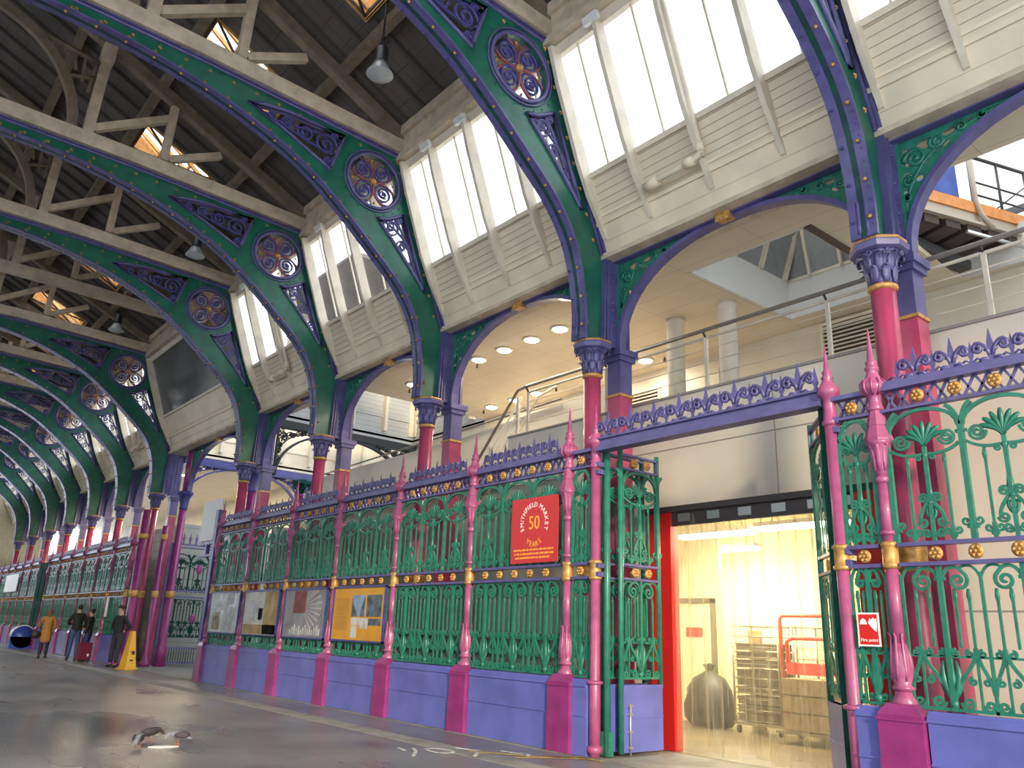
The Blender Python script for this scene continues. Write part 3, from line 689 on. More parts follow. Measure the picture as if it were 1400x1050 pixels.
# ---------------------------------------------------------------- the railings
def make_post(label):
    t = thing('railing_post', label, 'railing post', group='pink cast iron railing posts')
    q = MB()
    q.box(-.205, .205, -.15, .1, 0, .47); q.box(-.198, .198, -.145, .1, .47, .84)
    V = [(-.198, -.145, .84), (.198, -.145, .84), (.198, .1, .84), (-.198, .1, .84), (-.125, -.11, .93), (.125, -.11, .93), (.125, .1, .93), (-.125, .1, .93)]
    q.add(V, [(0, 1, 5, 4), (1, 2, 6, 5), (2, 3, 7, 6), (3, 0, 4, 7), (4, 5, 6, 7)])
    q.box(-.212, .212, -.157, .1, .79, .815)
    q.build('plinth', MAGENTA, t)
    q = MB()
    q.lathe([(0.1207, .92), (0.1278, .94), (0.0852, 1.0), (0.071, 1.04)], 20, flute=.12, fn=10)
    q.lathe([(0.06816, 1.03), (0.0994, 1.05), (0.0994, 1.07), (0.07384, 1.09), (0.1022, 1.16), (0.1051, 1.22), (0.08804, 1.33), (0.071, 1.44)], 20)
    for k in range(8):
        a = 2*PI*k/8; ca, sa = math.cos(a), math.sin(a)
        P = [((.10-.028*i/5)*ca, (.10-.028*i/5)*sa, 1.12+.075*i) for i in range(6)]+[(.094*ca, .094*sa, 1.53)]
        q.tube(P, [.008, .022, .026, .02, .014, .016, .005], 5, flat=((ca, sa, 0), .6))
    q.lathe([(0.06674, 1.44), (0.0639, 2.13)], 20, flute=.12, fn=10)
    q.lathe([(0.06248, 2.33), (0.05822, 2.92)], 20, flute=.12, fn=10)
    q.lathe([(0.07384, 2.41), (0.0781, 2.43), (0.07384, 2.45)], 14); q.lathe([(0.05822, 2.90), (0.071, 2.92), (0.071, 2.95), (0.05964, 2.97)], 16)
    q.build('fluted_shaft', PINK, t)
    q = MB(); q.lathe([(0.071, 2.10), (0.0852, 2.12), (0.0852, 2.145), (0.07384, 2.155), (0.07668, 2.3), (0.0852, 2.31), (0.0852, 2.335), (0.071, 2.35)], 24, flute=.1, fn=12); q.build('gold_collar', GOLD, t)
    q = MB()
    q.lathe([(0.06106, 2.96), (0.071, 3.06), (0.0923, 3.2), (0.1207, 3.28), (0.142, 3.31)], 16, flute=.1, fn=8)
    for k in range(8):
        a = 2*PI*k/8+.2; ca, sa = math.cos(a), math.sin(a)
        q.tube([(ca*(.068+.06*(i/5)**2), sa*(.068+.06*(i/5)**2), 3.02+.25*math.sin(i/5*1.8)) for i in range(6)], [.014, .028, .03, .028, .022, .012], 5, flat=((ca, sa, 0), .5))
    q.lathe([(.13, 3.30), (.135, 3.33), (.125, 3.36), (.095, 3.46), (.10, 3.47), (.065, 3.62)], 8, smooth=False)
    q.build('post_capital', PINK, t)
    q = MB()
    q.lathe([(0.071, 3.62), (0.07952, 3.64), (0.0639, 3.68), (0.0568, 3.74), (0.071, 3.78), (0.1065, 3.81), (0.1221, 3.85), (0.1207, 3.89), (0.0852, 3.94), (0.0639, 3.99), (0.05112, 4.03), (0.06816, 4.05), (0.06816, 4.07), (0.04544, 4.09), (0.0568, 4.11), (0.0568, 4.13), (0.03692, 4.15), (0.01704, 4.35), (0.00568, 4.5)], 16)
    for k in range(10):
        a = 2*PI*k/10; ca, sa = math.cos(a), math.sin(a); q.tube([(ca*r, sa*r, z) for r, z in ((.072, 3.78), (.11, 3.81), (.122, 3.85), (.12, 3.9), (.084, 3.945))], .012, 5)
    q.build('spiked_finial', PINK, t)
    return t

GK, LK = 1.55, 1.35
def grille_upper(q, x0, w, n, P=None):
    """n modules of total width w; writes into q; P maps (u, v)->xyz"""
    P = P or (lambda u, v, d=0: (u, d, v)); ax = (0, 1, 0)
    m = w/n
    def tb(pts, r=.011, k=1.2, caps=True): q.tube([P(u, v) for u, v in pts], r*GK, 4, flat=(FA, k*.8), smooth=False)
    def leaf(pts, r): q.tube([P(u, v) for u, v in pts], [x_*LK for x_ in r] if isinstance(r, list) else r*LK, 5, flat=(FA, .5))
    for i in range(n):
        c = x0+(i+.5)*m; a = m/2
        # stems between modules
        for sx in ((-1, 1) if i == n-1 else (-1,)):
            e = c+sx*a
            tb([(e, 2.33), (e, 3.36)], .021)
            for s2 in (-1, 1):
                tb(bez((e, 3.3), (e+s2*.02, 3.45), (e+s2*.05, 3.52), (e+s2*.11, 3.56), 6), .018)
                leaf(bez((e, 3.32), (e+s2*.03, 3.42), (e+s2*.05, 3.47), (e+s2*.075, 3.5), 5), .014)
                tb(spiral((e+s2*.055, 2.49), .042, 1.2, PI if s2 > 0 else 0, s2), .009)
            tb([(e-.05, 2.44), (e+.05, 2.44)], .014); q.ball(P(e, 2.37), .035, 6, (1, .7, 1.1)); tb([(e-.05, 3.3), (e+.05, 3.3)], .013)
        # arch
        tb([(c+(a-.02)*math.cos(t), 3.36+.2*math.sin(t)) for t in [PI*k/12 for k in range(13)]], .015)
        # palmette
        for k in range(-3, 4):
            th = k*.36; ln = .25-.012*abs(k)
            leaf(bez((c, 3.2), (c+.05*math.sin(th), 3.2+.1), (c+ln*.7*math.sin(th), 3.2+ln*.8*math.cos(th*.8)), (c+ln*math.sin(th)*1.0, 3.2+ln*math.cos(th*.9)), 6), [.01, .013, .016, .019, .02, .017, .008])
        for s2 in (-1, 1):
            tb(spiral((c+s2*.20*m/.65, 3.27), .075*m/.65, 2.0, PI/2-s2*PI/2+(0 if s2 > 0 else 0)+(PI if s2 > 0 else PI), s2), .011)
            tb(bez((c+s2*.03, 3.13), (c+s2*.1, 3.12), (c+s2*.2*m/.65, 3.12), (c+s2*(a-.03), 3.2), 8), .012)
            tb(spiral((c+s2*.06, 3.1), .03, 1.2, PI/2, -s2), .009)
        # bars
        tb([(c, 2.75), (c, 3.2)], .015); q.ball(P(c, 3.12), .032, 6, (1, .7, 1.2))
        for s2 in (-1, 1):
            e = c+s2*a*.5
            tb([(e, 2.44), (e, 3.13)], .0095); leaf([(e, 3.0), (e, 3.06), (e, 3.12)], [.008, .018, .01])
            tb(spiral((e+.045, 2.42), .038, 1.2, PI, 1), .009); tb(spiral((e-.045, 2.42), .038, 1.2, 0, -1), .009); tb([(e-.03, 2.37), (e+.03, 2.37)], .012); tb([(e, 2.33), (e, 2.46)], .014)
            # lower fleur tree
            tb(bez((c, 2.74), (c+s2*.02, 2.66), (c+s2*.12, 2.6), (c+s2*.11, 2.5), 8), .012)
            tb(spiral((c+s2*.085, 2.5), .048, 1.4, 0 if s2 > 0 else PI, -s2), .010)
            tb(spiral((c+s2*.06, 2.72), .046, 1.5, PI if s2 > 0 else 0, -s2), .010)
            tb(spiral((c+s2*.06, 2.41), .044, 1.4, PI if s2 > 0 else 0, s2), .010)
            leaf(bez((c, 2.52), (c+s2*.04, 2.56), (c+s2*.05, 2.6), (c+s2*.03, 2.64), 4), .012)
        leaf([(c, 2.68), (c, 2.76), (c, 2.84), (c, 2.9)], [.012, .026, .018, .008]); q.ball(P(c, 2.68), .032, 6, (1.2, .7, .7))
        tb([(c, 2.33), (c, 2.75)], .014)
def grille_lower(q, x0, w, n, P=None, zb=.88):
    P = P or (lambda u, v, d=0: (u, d, v)); m = w/n
    def tb(pts, r=.011, k=1.2): q.tube([P(u, v) for u, v in pts], r*GK, 4, flat=(FA, k*.8), smooth=False)
    def leaf(pts, r): q.tube([P(u, v) for u, v in pts], [x_*LK for x_ in r] if isinstance(r, list) else r*LK, 5, flat=(FA, .5))
    B = m/6; K = m/.68
    for i in range(n):
        c = x0+(i+.5)*m
        tb([(c, .9), (c, 2.12)], .019)
        for s2 in (-1, 1):
            # large volutes under the rail
            tb(bez((c, 1.93), (c+s2*.015*K, 2.08), (c+s2*.10*K, 2.13), (c+s2*.17*K, 2.08), 8)+spiral((c+s2*.15*K, 1.98), .085*K, 1.5, .9 if s2 > 0 else PI-.9, -s2)[1:], .0125)
            tb(bez((c+s2*m/2, 2.0), (c+s2*(m/2-.04), 2.12), (c+s2*.24*K, 2.12), (c+s2*.17*K, 2.09), 8), .0095)
            for k in (1, 2):
                e = c+s2*B*k; tb([(e, 1.42), (e, 1.90 if k == 1 else 1.87)], .0095); leaf([(e, 1.78), (e, 1.85), (e, 1.91)], [.008, .017, .01])
            e = c+s2*m/2
            if s2 < 0 or i == n-1: tb([(e, .9), (e, 2.05)], .012)
            # row of small scrolls at mid height
            for k, r_ in ((.55, .034), (1.5, .034), (2.45, .034)): tb(spiral((c+s2*B*k, 1.375), r_*K, 1.3, PI/2, s2), .009)
            # crossing stems
            tb(bez((c+s2*B*2, 1.42), (c+s2*B*1.9, 1.25), (c+s2*B*.5, 1.18), (c+s2*.015, 1.0), 8), .0125)
            tb(bez((c+s2*B*2, 1.42), (c+s2*B*2.1, 1.25), (c+s2*B*2.9, 1.2), (c+s2*B*2.95, 1.05), 6), .0115)
            tb([(c+s2*B*2, 1.42), (c+s2*B*2, .92)], .009)
            leaf(bez((c, 1.0), (c+s2*.06*K, 1.08), (c+s2*.085*K, 1.18), (c+s2*.05*K, 1.31), 6), [.014, .024, .03, .028, .022, .016, .007])
            tb(spiral((c+s2*B*1.05, .975), .058*K, 1.5, PI if s2 > 0 else 0, s2), .0105)
            tb(spiral((c+s2*B*2.5, .965), .05*K, 1.4, PI if s2 > 0 else 0, s2), .0105)
            tb(spiral((c+s2*B*1.55, 1.15), .036*K, 1.3, PI/2, s2), .009); tb(spiral((c+s2*B*2.5, 1.15), .036*K, 1.3, PI/2, -s2), .009)
        tb([(c-m/2, 1.345), (c+m/2, 1.345)], .009); tb([(c-.045, 2.0), (c+.045, 2.0)], .013); tb([(c-.05, 1.4), (c+.05, 1.4)], .013); tb([(c-m/2, .915), (c+m/2, .915)], .012)
        q.ball(P(c, .96), .045, 6, (1, .7, 1)); leaf([(c, 1.05), (c, 1.15), (c, 1.28), (c, 1.34)], [.014, .034, .02, .008])
def fleur(q, x, z, P, k=1.0):
    q.tube([P(x, z), P(x, z+.12*k), P(x, z+.2*k), P(x, z+.37*k)], [.05*k, .036*k, .045*k, .004], 4, flat=(FA, .5), smooth=False)
    for s2 in (-1, 1):
        q.tube([P(u, v) for u, v in bez((x+s2*.01, z+.06*k), (x+s2*.05*k, z+.25*k), (x+s2*.18*k, z+.27*k), (x+s2*.17*k, z+.16*k), 6)+spiral((x+s2*.13*k, z+.16*k), (.045)*k, 1, 0 if s2 > 0 else PI, -s2)[1:]], .026*k, 4, flat=(FA, 1))
        q.tube([P(x+s2*.02, z+.02*k), P(x+s2*.09*k, z+.035*k), P(x+s2*.12*k, z+.0)], .026*k, 4, flat=(FA, 1))
    q.tube([P(x-.07*k, z+.13*k), P(x+.07*k, z+.13*k)], .016*k, 4, flat=(FA, 1))
def spike(q, x, z, P, k=1.0):
    q.tube([P(x, z), P(x, z+.05*k), P(x, z+.09*k), P(x, z+.24*k)], [.034*k, .018*k, .036*k, .003], 4, flat=(FA, .5), smooth=False)
def rosette(q, c, r=.066):
    q.lathe([(r*.9, -.012), (r, 0), (r*.8, .014), (r*.3, .01), (.001, .012)], 12, Matrix.Translation(c) @ Matrix.Rotation(PI/2, 4, 'X'))
    for k in range(6): a = PI*k/3; q.ball((c[0]+r*.6*math.cos(a), c[1]-.014, c[2]+r*.6*math.sin(a)), r*.27, 5)
    q.ball((c[0], c[1]-.018, c[2]), r*.25, 5)
FA = (0, 1, 0); DE = .215
def make_bay(L_, n, label, crest=True, dado=True, name='ironwork_railing', nros=None, group='green railing bays', x0=.08, low=True):
    """from post centre 0 to post centre L_"""
    global FA
    FA = (0, 1, 0); t = thing(name, label, 'railing', group=group)
    w = L_-2*x0; nr = nros or 2*n-1; P = lambda u, v, d=0: (u, d, v)
    if dado:
        q = MB(); e_ = DE if L_ > 1 else .06; q.box(e_, L_-e_, -.085, .07, 0, .80); q.box(e_, L_-e_, -.10, .08, .455, .475); q.box(e_, L_-e_, -.105, .08, .80, .83); q.box(e_, L_-e_, -.09, .08, .83, .86); q.box(e_, L_-e_, -.06, .06, .86, .89)
        q.build('dado', BLUE, t)
    q = MB(); grille_lower(q, x0, w, n); q.build('lower_grille', GGREEN, t)
    q = MB(); grille_upper(q, x0, w, n); q.build('upper_grille', GGREEN, t)
    q = MB(); q.box(.09, L_-.09, -.045, .045, 2.115, 2.15); q.box(.09, L_-.09, -.045, .045, 2.295, 2.33); mr = q.build('middle_rail', PURPLE, t)
    q = MB(); q.box(.03, L_-.03, -.04, .04, 3.585, 3.61); q.box(.03, L_-.03, -.05, .06, 3.80, 3.845)
    k = max(2, round(w/.12))
    for i in range(k):
        a = x0+w*i/k; b_ = x0+w*(i+1)/k; q.bar((a, .04, 3.6), (b_, .04, 3.81), .025, .02); q.bar((b_, .04, 3.6), (a, .04, 3.81), .025, .02)
    tr_ = q.build('top_rail', PURPLE, t)
    xs = [x0+w*(i+1)/(nr+1) for i in range(nr)]
    for x in xs:
        for z in (2.223, 3.70):
            q = MB(); rosette(q, (x, -.02, z)); q.build('gold_rosette', GOLD, mr if z < 3 else tr_)
    if crest:
        q = MB(); q.box(.05, L_-.05, -.045, .045, 3.845, 3.875); q.box(.05, L_-.05, -.015, .015, 3.875, 3.90)
        for i in range(2*nr+1):
            x = x0+w*(i+1)/(2*nr+2)
            if i % 2: fleur(q, x, 3.89, P, .82)
            else: spike(q, x, 3.89, P, .9)
            if i % 2 == 0: q.tube([P(x-.1, 3.9), P(x-.05, 3.935), P(x, 3.9), P(x+.05, 3.935), P(x+.1, 3.9)], .012, 4)
        q.build('fleur_de_lis_cresting', PURPLE, t)
    return t
PX = [-8.06-2.2*i for i in range(7)]           # posts left of the gate: 0 = corner post beside the gate
S = 2.2
post = make_post('pink fluted railing post with magenta plinth right of the open gate'); post.location = (-3.67, 0, 0)
dup(post, (-3.67+S, 0, 0), 'pink railing post at the extreme right edge of the picture')
pl = ['pink railing post with magenta plinth between the red fifty years sign and the open gate', 'pink railing post left of the red fifty years sign', 'pink railing post at the right side of the orange poster board',
 'pink railing post between the orange poster board and the dark poster board', 'pink railing post between the dark grey poster and the gold and white poster', 'pink railing post between the two palest posters', 'pink railing post ending the near railings at the cross street']
for x, l in zip(PX, pl): dup(post, (x, 0, 0), l)
far = [-29.3-2.2*i for i in range(14)]
bay = make_bay(S, 3, 'green scrollwork railing bay with blue dado at the right edge, beyond the fire point sign'); bay.location = (-3.67, 0, 0)
bl = ['green railing bay carrying the red fifty years sign, blue dado badly scuffed', 'green railing bay without any board, left of the red fifty years sign', 'green railing bay holding the orange poster board',
 'green railing bay holding the dark grey poster', 'green railing bay holding the gold and white poster', 'green railing bay holding the pale poster nearest the cross street']
for i, l in enumerate(bl): dup(bay, (PX[i+1], 0, 0), l)
fi = 0
for i, x in enumerate(far):
    if i == 0: dup(post, (x, 0, 0), 'dark magenta railing post behind the guard in the dark jacket')
    else: dup(post, (x, 0, 0), 'distant magenta railing post, %s beyond the guard' % ORD[i-1])
    if i in (0,): continue
    if i == 7: continue
    dup(bay, (x, 0, 0), 'distant green railing bay with pale dado, %s beyond the guard' % ORD[fi]); fi += 1
# mesh guard behind the grilles
MESH = see_through('fine wire guard mesh', (.16, .24, .2), .45, .6)
def guard(x0, x1, z0, z1, label, y=.09):
    q = MB(); q.box(x0, x1, y, y+.012, z0, z1); return tag(q.build('wire_guard', MESH), label, 'wire mesh', 'wire guard meshes behind the railings')
guard(PX[1]+.08, PX[0]-.08, .92, 2.1, 'grey green wire mesh behind the lower grille below the red sign')
guard(PX[1]+.08, PX[0]-.08, 2.34, 3.55, 'grey green wire mesh behind the grille with the red sign')
guard(PX[2]+.08, PX[1]-.08, .92, 2.1, 'grey green wire mesh behind the lower grille left of the red sign')
guard(PX[4]+.08, PX[3]-.08, 2.34, 3.55, 'wire mesh behind the upper grille above the dark poster')
for i in range(1, 7): guard(far[i]+.08, far[i-1]-.08 if i > 1 else far[0]-.08, .92, 3.5, 'pale wire mesh behind the distant railing bay, %s beyond the guard' % ORD[i-1])
for i in range(8, 12): guard(far[i]+.08, far[i-1]-.08, .92, 3.5, 'pale wire mesh behind the far railings, %s past the green doorway' % ORD[i-8])

# gate posts (slender pipes), short panels beside them, lintel beam with cresting
def gate_pipe(label, x):
    t = thing('gate_pipe', label, 'gate post', (x, 0, 0), group='slender pink gate posts')
    q = MB(); q.lathe([(0.07176, 0), (0.07176, .84), (0.06348, .86), (0.06348, 3.72)], 18); q.lathe([(0.069, .83), (0.1035, .845), (0.1035, .87), (0.069, .885)], 18); q.lathe([(0.069, .05), (0.0966, .06), (0.0966, .12), (0.069, .14)], 18); q.build('pipe_shaft', PINK, t)
    q = MB(); q.lathe([(0.07176, 2.10), (0.08832, 2.115), (0.08832, 2.14), (0.07452, 2.15), (0.07452, 2.3), (0.08832, 2.31), (0.08832, 2.335), (0.07176, 2.35)], 18); q.build('gold_collar', GOLD, t)
    q = MB(); q.lathe([(0.06348, 3.55), (0.0828, 3.57), (0.0828, 3.6), (0.069, 3.62), (0.0621, 3.78), (0.069, 3.84), (0.1035, 3.87), (0.1173, 3.91), (0.1104, 3.95), (0.0759, 3.99), (0.0483, 4.05), (0.0621, 4.07), (0.0414, 4.1), (0.04968, 4.13), (0.03036, 4.16), (0.0138, 4.32), (0.00414, 4.45)], 16); q.build('spiked_finial', PINK, t)
    q = MB()
    for z in (2.17, 2.28, 3.6, 3.5): q.box(-.03, .1, -.05, .09, z-.03, z+.03)
    q.build('hinge', PURPLE, t)
    return t
gate_pipe('slender pink pipe gate post with gold collar at the left of the opening', -7.54); gate_pipe('slender pink pipe gate post with gold collar at the right of the opening', -4.15)
a = make_bay(.5, 1, 'narrow strip of green railing between the corner post and the left gate pipe', nros=1, name='narrow_ironwork_railing', crest=False, group='narrow railing strips beside the gate'); a.location = (-8.05, 0, 0)
dup(a, (-4.16, 0, 0), 'narrow strip of green railing behind the fire point sign, right of the gate')
t = thing('gate_lintel', 'violet beam with fleur de lis cresting over the open gate', 'gate beam', (0, 0, 0))
q = MB(); q.box(-7.47, -4.22, -.09, .09, 3.77, 3.82); q.box(-7.47, -4.22, -.035, .035, 3.82, 3.93); q.box(-7.47, -4.22, -.07, .07, 3.93, 3.955); q.build('beam', PURPLE, t)
q = MB(); P = lambda u, v, d=0: (u, d, v)
for i in range(8):
    x = -7.32+.405*i; fleur(q, x, 3.95, P, 1.0); spike(q, x+.2, 3.95, P, 1.15)
q.build('fleur_de_lis_cresting', PURPLE, t)
# folded gate leaves
BOLT = mat('worn silver bolt', (.45, .43, .45), .4, metal=.7)
def gate_leaf(label, x, y, rz_, w=.74, bolt=False, shade=None):
    """hinge edge at the origin, leaf along local +x"""
    global FA
    FA = (0, 1, 0); t = thing('gate_leaf', label, 'gate leaf', (x, y, 0), rz_, group='folded green gate leaves')
    q = MB(); q.box(.0, w, -.035, .035, .06, .84); q.box(0, w, -.045, .045, .80, .84); q.box(0, w, -.045, .045, .45, .47); kp = q.build('kick_panel', BLUE, t)
    q = MB(); q.tube([(0, 0, .05), (0, 0, 3.9)], .038, 10); q.tube([(w, 0, .84), (w, 0, 3.85)], .034, 8); q.build('stile', GGREEN, t)
    q = MB(); grille_lower(q, .03, w-.05, 1); q.build('lower_scrollwork', GGREEN, t); q = MB(); grille_upper(q, .03, w-.05, 1); q.build('upper_scrollwork', GGREEN, t)
    q = MB()
    for z in (2.12, 2.30, 3.57, 3.76): q.box(0, w, -.03, .03, z, z+.03)
    q.box(w-.03, w+.01, -.03, .03, 3.57, 3.79); q.build('cross_rail', PURPLE, t)
    for u in (w*.35, w*.7):
        for z in (2.223, 3.68):
            q = MB(); rosette(q, (u, -.02, z)); q.build('gold_rosette', GOLD, t)
    if bolt:
        q = MB(); q.tube([(.1, -.06, .03), (.1, -.06, .62)], .014, 8)
        for z in (.12, .3, .5, .6): q.box(.07, .13, -.075, -.03, z-.012, z+.012)
        q.build('drop_bolt', BOLT, kp)
    return t
gate_leaf('green folded gate leaf with blue kick panel and drop bolt, nearest the red door edge', -7.36, .28, PI/2, bolt=True)
gate_leaf('green gate leaf folded behind the one with the drop bolt', -7.50, .13, PI/2+.06, .8)
gate_leaf('dark backlit folded gate leaf at the right of the opening', -4.24, .12, math.radians(131), .98)
# end post of the right leaf: heavy dark green
q = MB(); q.tube([(-4.26, .06, .02), (-4.26, .06, 3.8)], .05, 10); tag(q.build('gate_stay', DGREEN), 'dark green round gate stay just left of the right gate pipe', 'gate stay')
q = MB(); q.tube([(-7.43, .1, .02), (-7.43, .1, 3.8)], .045, 10); q.box(-7.5, -7.36, .06, .14, .03, .3); tag(q.build('gate_stay', GGREEN), 'green round gate stay just right of the left gate pipe', 'gate stay')

# ---------------------------------------------------------------- boards and signs
SR = mat('red sign panel', (.56, .035, .04), .45); SW = mat('white lettering', (.85, .85, .82), .5); SY = mat('orange yellow lettering', (.85, .42, .06), .5)
def text(s, size, loc, m, parent, name, rot=0, depth=.004, align='CENTER', sx=1):
    cu = bpy.data.curves.new(name, 'FONT'); cu.body = s; cu.size = size; cu.align_x = align; cu.align_y = 'CENTER'; cu.extrude = depth/2; cu.resolution_u = 3
    ob = bpy.data.objects.new(name, cu); me = bpy.data.meshes.new_from_object(ob); bpy.data.objects.remove(ob); bpy.data.curves.remove(cu)
    me.materials.clear(); me.materials.append(m)
    o = bpy.data.objects.new(name, me); COL.objects.link(o); o.parent = parent
    o.matrix_local = Matrix.Translation(loc) @ Matrix.Rotation(PI/2, 4, 'X') @ Matrix.Rotation(rot, 4, 'Z') @ Matrix.Diagonal((sx, 1, 1, 1))
    return o
t = thing('anniversary_sign', 'red sign with white ring lettering and yellow 50 on the railings', 'sign', (-8.70, -.06, 2.82))
q = MB(); q.box(-.50, .50, -.006, .006, -.46, .46); q.build('panel', SR, t)
W_ = 'SMITHFIELD MARKET'
wid = [{'I': .42, 'M': 1.25, ' ': .6, 'L': .85, 'F': .85}.get(ch, 1.0) for ch in W_]; tot = sum(wid); acc = 0
for ch, wd_ in zip(W_, wid):
    a = math.radians(206-232*((acc+wd_/2)/tot)); acc += wd_
    if ch == ' ': continue
    text(ch, .098, (.262*math.cos(a), -.009, .09+.262*math.sin(a)), SW, t, 'letter', a-PI/2)
text('50', .27, (0, -.009, .09), SY, t, 'number', sx=.9)
for i, ch in enumerate('YEARS'):
    a = math.radians(238+16*i); text(ch, .105, (.24*math.cos(a), -.009, .09+.30*math.sin(a)), SY, t, 'letter', a+PI/2)
for k in range(3):
    q = MB(); u = -.44+.02*k
    random.seed(k)
    while u < .40-.03*k:
        l = random.uniform(.03, .085); 
        v = u
        while v < u+l: q.box(v, v+.008, -.009, -.006, -.278-.055*k-.011, -.278-.055*k+random.choice((.008, .012, .016))); v += .0125
        u += l+.018
    q.build('small_print', SY, t)
t = thing('fire_point_sign', 'small red and white fire point sign tied to the railings', 'sign', (-3.92, -.05, 1.555))
q = MB(); q.box(-.105, .105, -.004, .004, -.15, .15); q.build('backing', SW, t)
q = MB(); q.box(-.09, .09, -.007, -.003, -.135, .135); q.build('red_field', REDP, t)
q = MB(); q.prism([(-.082, .045), (-.01, .045), (-.022, .085), (-.045, .1), (-.068, .085)], -.010, -.006, xz)
q.prism([(0, .06), (.02, .1), (.035, .085), (.05, .11), (.065, .09), (.082, .1), (.085, .03), (.075, -.02), (.05, 0), (.03, .02)], -.010, -.006, xz); q.build('pictogram', SW, t)
text('Fire point', .042, (0, -.009, -.095), SW, t, 'lettering')
# poster boards
PFR = DPURPLE
def board(i, label, base, build):
    t = thing('poster_board', label, 'poster', ((PX[i]+PX[i+1])/2, -.05, 1.65), group='framed poster boards on the railings')
    q = MB(); W, H = .96, .49
    for a in ((-W, W, H-.03, H), (-W, W, -H, -H+.03)): q.box(a[0], a[1], -.03, .01, a[2], a[3])
    for a in ((-W, -W+.03), (W-.03, W)): q.box(a[0], a[1], -.03, .01, -H, H)
    q.build('frame', PFR, t)
    q = MB(); q.box(-W+.02, W-.02, -.012, .005, -H+.02, H-.02); sh = q.build('poster_sheet', base, t)
    build(sh)
    q = MB(); q.box(-W+.02, W-.02, -.026, -.022, -H+.02, H-.02); q.build('glazing', PG, t)
PG = see_through('clear acrylic cover', (1, 1, 1), .90, .06)
pgn = PG.node_tree; nn = pgn.nodes.new('ShaderNodeTexNoise'); nn.inputs['Scale'].default_value = 2.2; nb = pgn.nodes.new('ShaderNodeBump'); nb.inputs['Strength'].default_value = .6; nb.inputs['Distance'].default_value = .06
tcn = pgn.nodes.new('ShaderNodeTexCoord'); pgn.links.new(tcn.outputs['Object'], nn.inputs['Vector']); pgn.links.new(nn.outputs['Fac'], nb.inputs['Height']); pgn.links.new(nb.outputs[0], pgn.nodes['Principled BSDF'].inputs['Normal']); pgn.nodes['Principled BSDF'].inputs['Base Color'].default_value = (.05, .05, .05, 1); pgn.nodes['Principled BSDF'].inputs['Roughness'].default_value = .08; pgn.nodes['Principled BSDF'].inputs['Specular IOR Level'].default_value = 1
def rect(t, x0, x1, z0, z1, m, name, d=0): q = MB(); q.box(x0, x1, -.016-d, -.012, z0, z1); return q.build(name, m, t)
PHO = mat('street photograph', (.12, .16, .2), .5, var=.7, scale=6); PSK = mat('photograph sky', (.3, .42, .6), .5, var=.4, scale=4); PTX = mat('printed text', (.35, .2, .05), .6); PGY = mat('pale grey print', (.68, .70, .70), .5, var=.3, scale=5)
def b1(t):
    rect(t, -.22, .26, -.05, .33, PSK, 'photo'); rect(t, .32, .84, -.05, .33, PHO, 'photo')
    q = MB(); q.prism([(-.22, -.05), (-.22, .28), (-.12, .12), (-.03, .02), (.02, -.05)], -.019, -.015, xz); q.prism([(.26, -.05), (.26, .3), (.16, .16), (.1, -.05)], -.019, -.015, xz); q.build('photo_buildings', PHO, t)
    rect(t, -.22, .1, -.20, -.07, PGY, 'leaflet'); rect(t, .12, .38, -.26, -.08, PGY, 'leaflet'); rect(t, -.2, .0, -.42, -.21, PGY, 'leaflet', .001); rect(t, .42, .84, -.2, -.08, PHO, 'crowd_photo')
    for k in range(18):
        rect(t, -.84, -.34, .26-.032*k, .268-.032*k, PTX, 'text_line')
def b2(t):
    DK = mat('charcoal print', (.10, .10, .115), .5, var=.5, scale=5); RD = mat('dull red print', (.28, .07, .06), .5, var=.4, scale=4); WS = mat('off white print', (.6, .6, .58), .5)
    rect(t, -.5, .05, .0, .44, RD, 'red_print')
    q = MB()
    for k in range(9):
        a = -1.1+.25*k; c = (-.05, .12); q.prism([(c[0]+.1*math.cos(a), c[1]+.1*math.sin(a)), (c[0]+.8*math.cos(a), max(-.44, min(.44, c[1]+.5*math.sin(a)))), (c[0]+.8*math.cos(a+.08), max(-.45, min(.45, c[1]+.5*math.sin(a+.08))))], -.018, -.014, xz)
    q.build('ray_print', WS, t)
    q = MB(); 
    for k in range(14): q.box(-.6+.1*k, -.54+.1*k, -.017, -.013, -.42, -.42+.1+.12*((k*7) % 5)/5)
    q.build('skyline_print', PGY, t)
def b3(t):
    Y = mat('gold print', (.5, .34, .12), .5, var=.3, scale=3); rect(t, .2, .92, -.45, .45, Y, 'gold_print'); rect(t, -.9, .9, -.45, -.25, Y, 'gold_print'); rect(t, -.6, .1, -.2, .25, PGY, 'photo'); rect(t, -.1, .15, -.15, .1, PHO, 'emblem')
def b4(t):
    Y = mat('tan print', (.42, .33, .2), .5, var=.4, scale=4); rect(t, -.7, -.2, -.4, .0, Y, 'tan_print'); rect(t, .1, .7, -.42, .44, PGY, 'photo')
board(2, 'orange poster board with two photographs on the railings', mat('orange poster paper', (.85, .42, .03), .5, var=.1, scale=3), b1)
board(3, 'dark grey poster with radiating rays and a red patch', mat('grey poster paper', (.34, .33, .37), .5, var=.3, scale=3), b2)
board(4, 'gold and white poster board, second from the cross street', mat('cream poster paper with glare', (.82, .78, .68), .5, var=.2, scale=3), b3)  # paper colour lightened to stand for glare on the cover
board(5, 'pale glare-lightened poster board closest to the cross street', mat('white poster paper with glare', (.85, .85, .82), .5, var=.2, scale=3), b4)  # glare is put into this sheet's colour as well
q = MB(); q.box(-.13, .13, -.01, .01, -.33, .33); o = tag(q.build('notice', SW), 'tall narrow white notice on the distant railings left of the guard', 'notice'); o.location = (-31.1, -.07, 1.8)
q = MB(); q.box(-1.9, 1.9, -.02, .02, -.45, .45); o = tag(q.build('notice', SW), 'large white board high on the railings at the far left edge', 'notice'); o.location = (-51.4, -.1, 3.05)

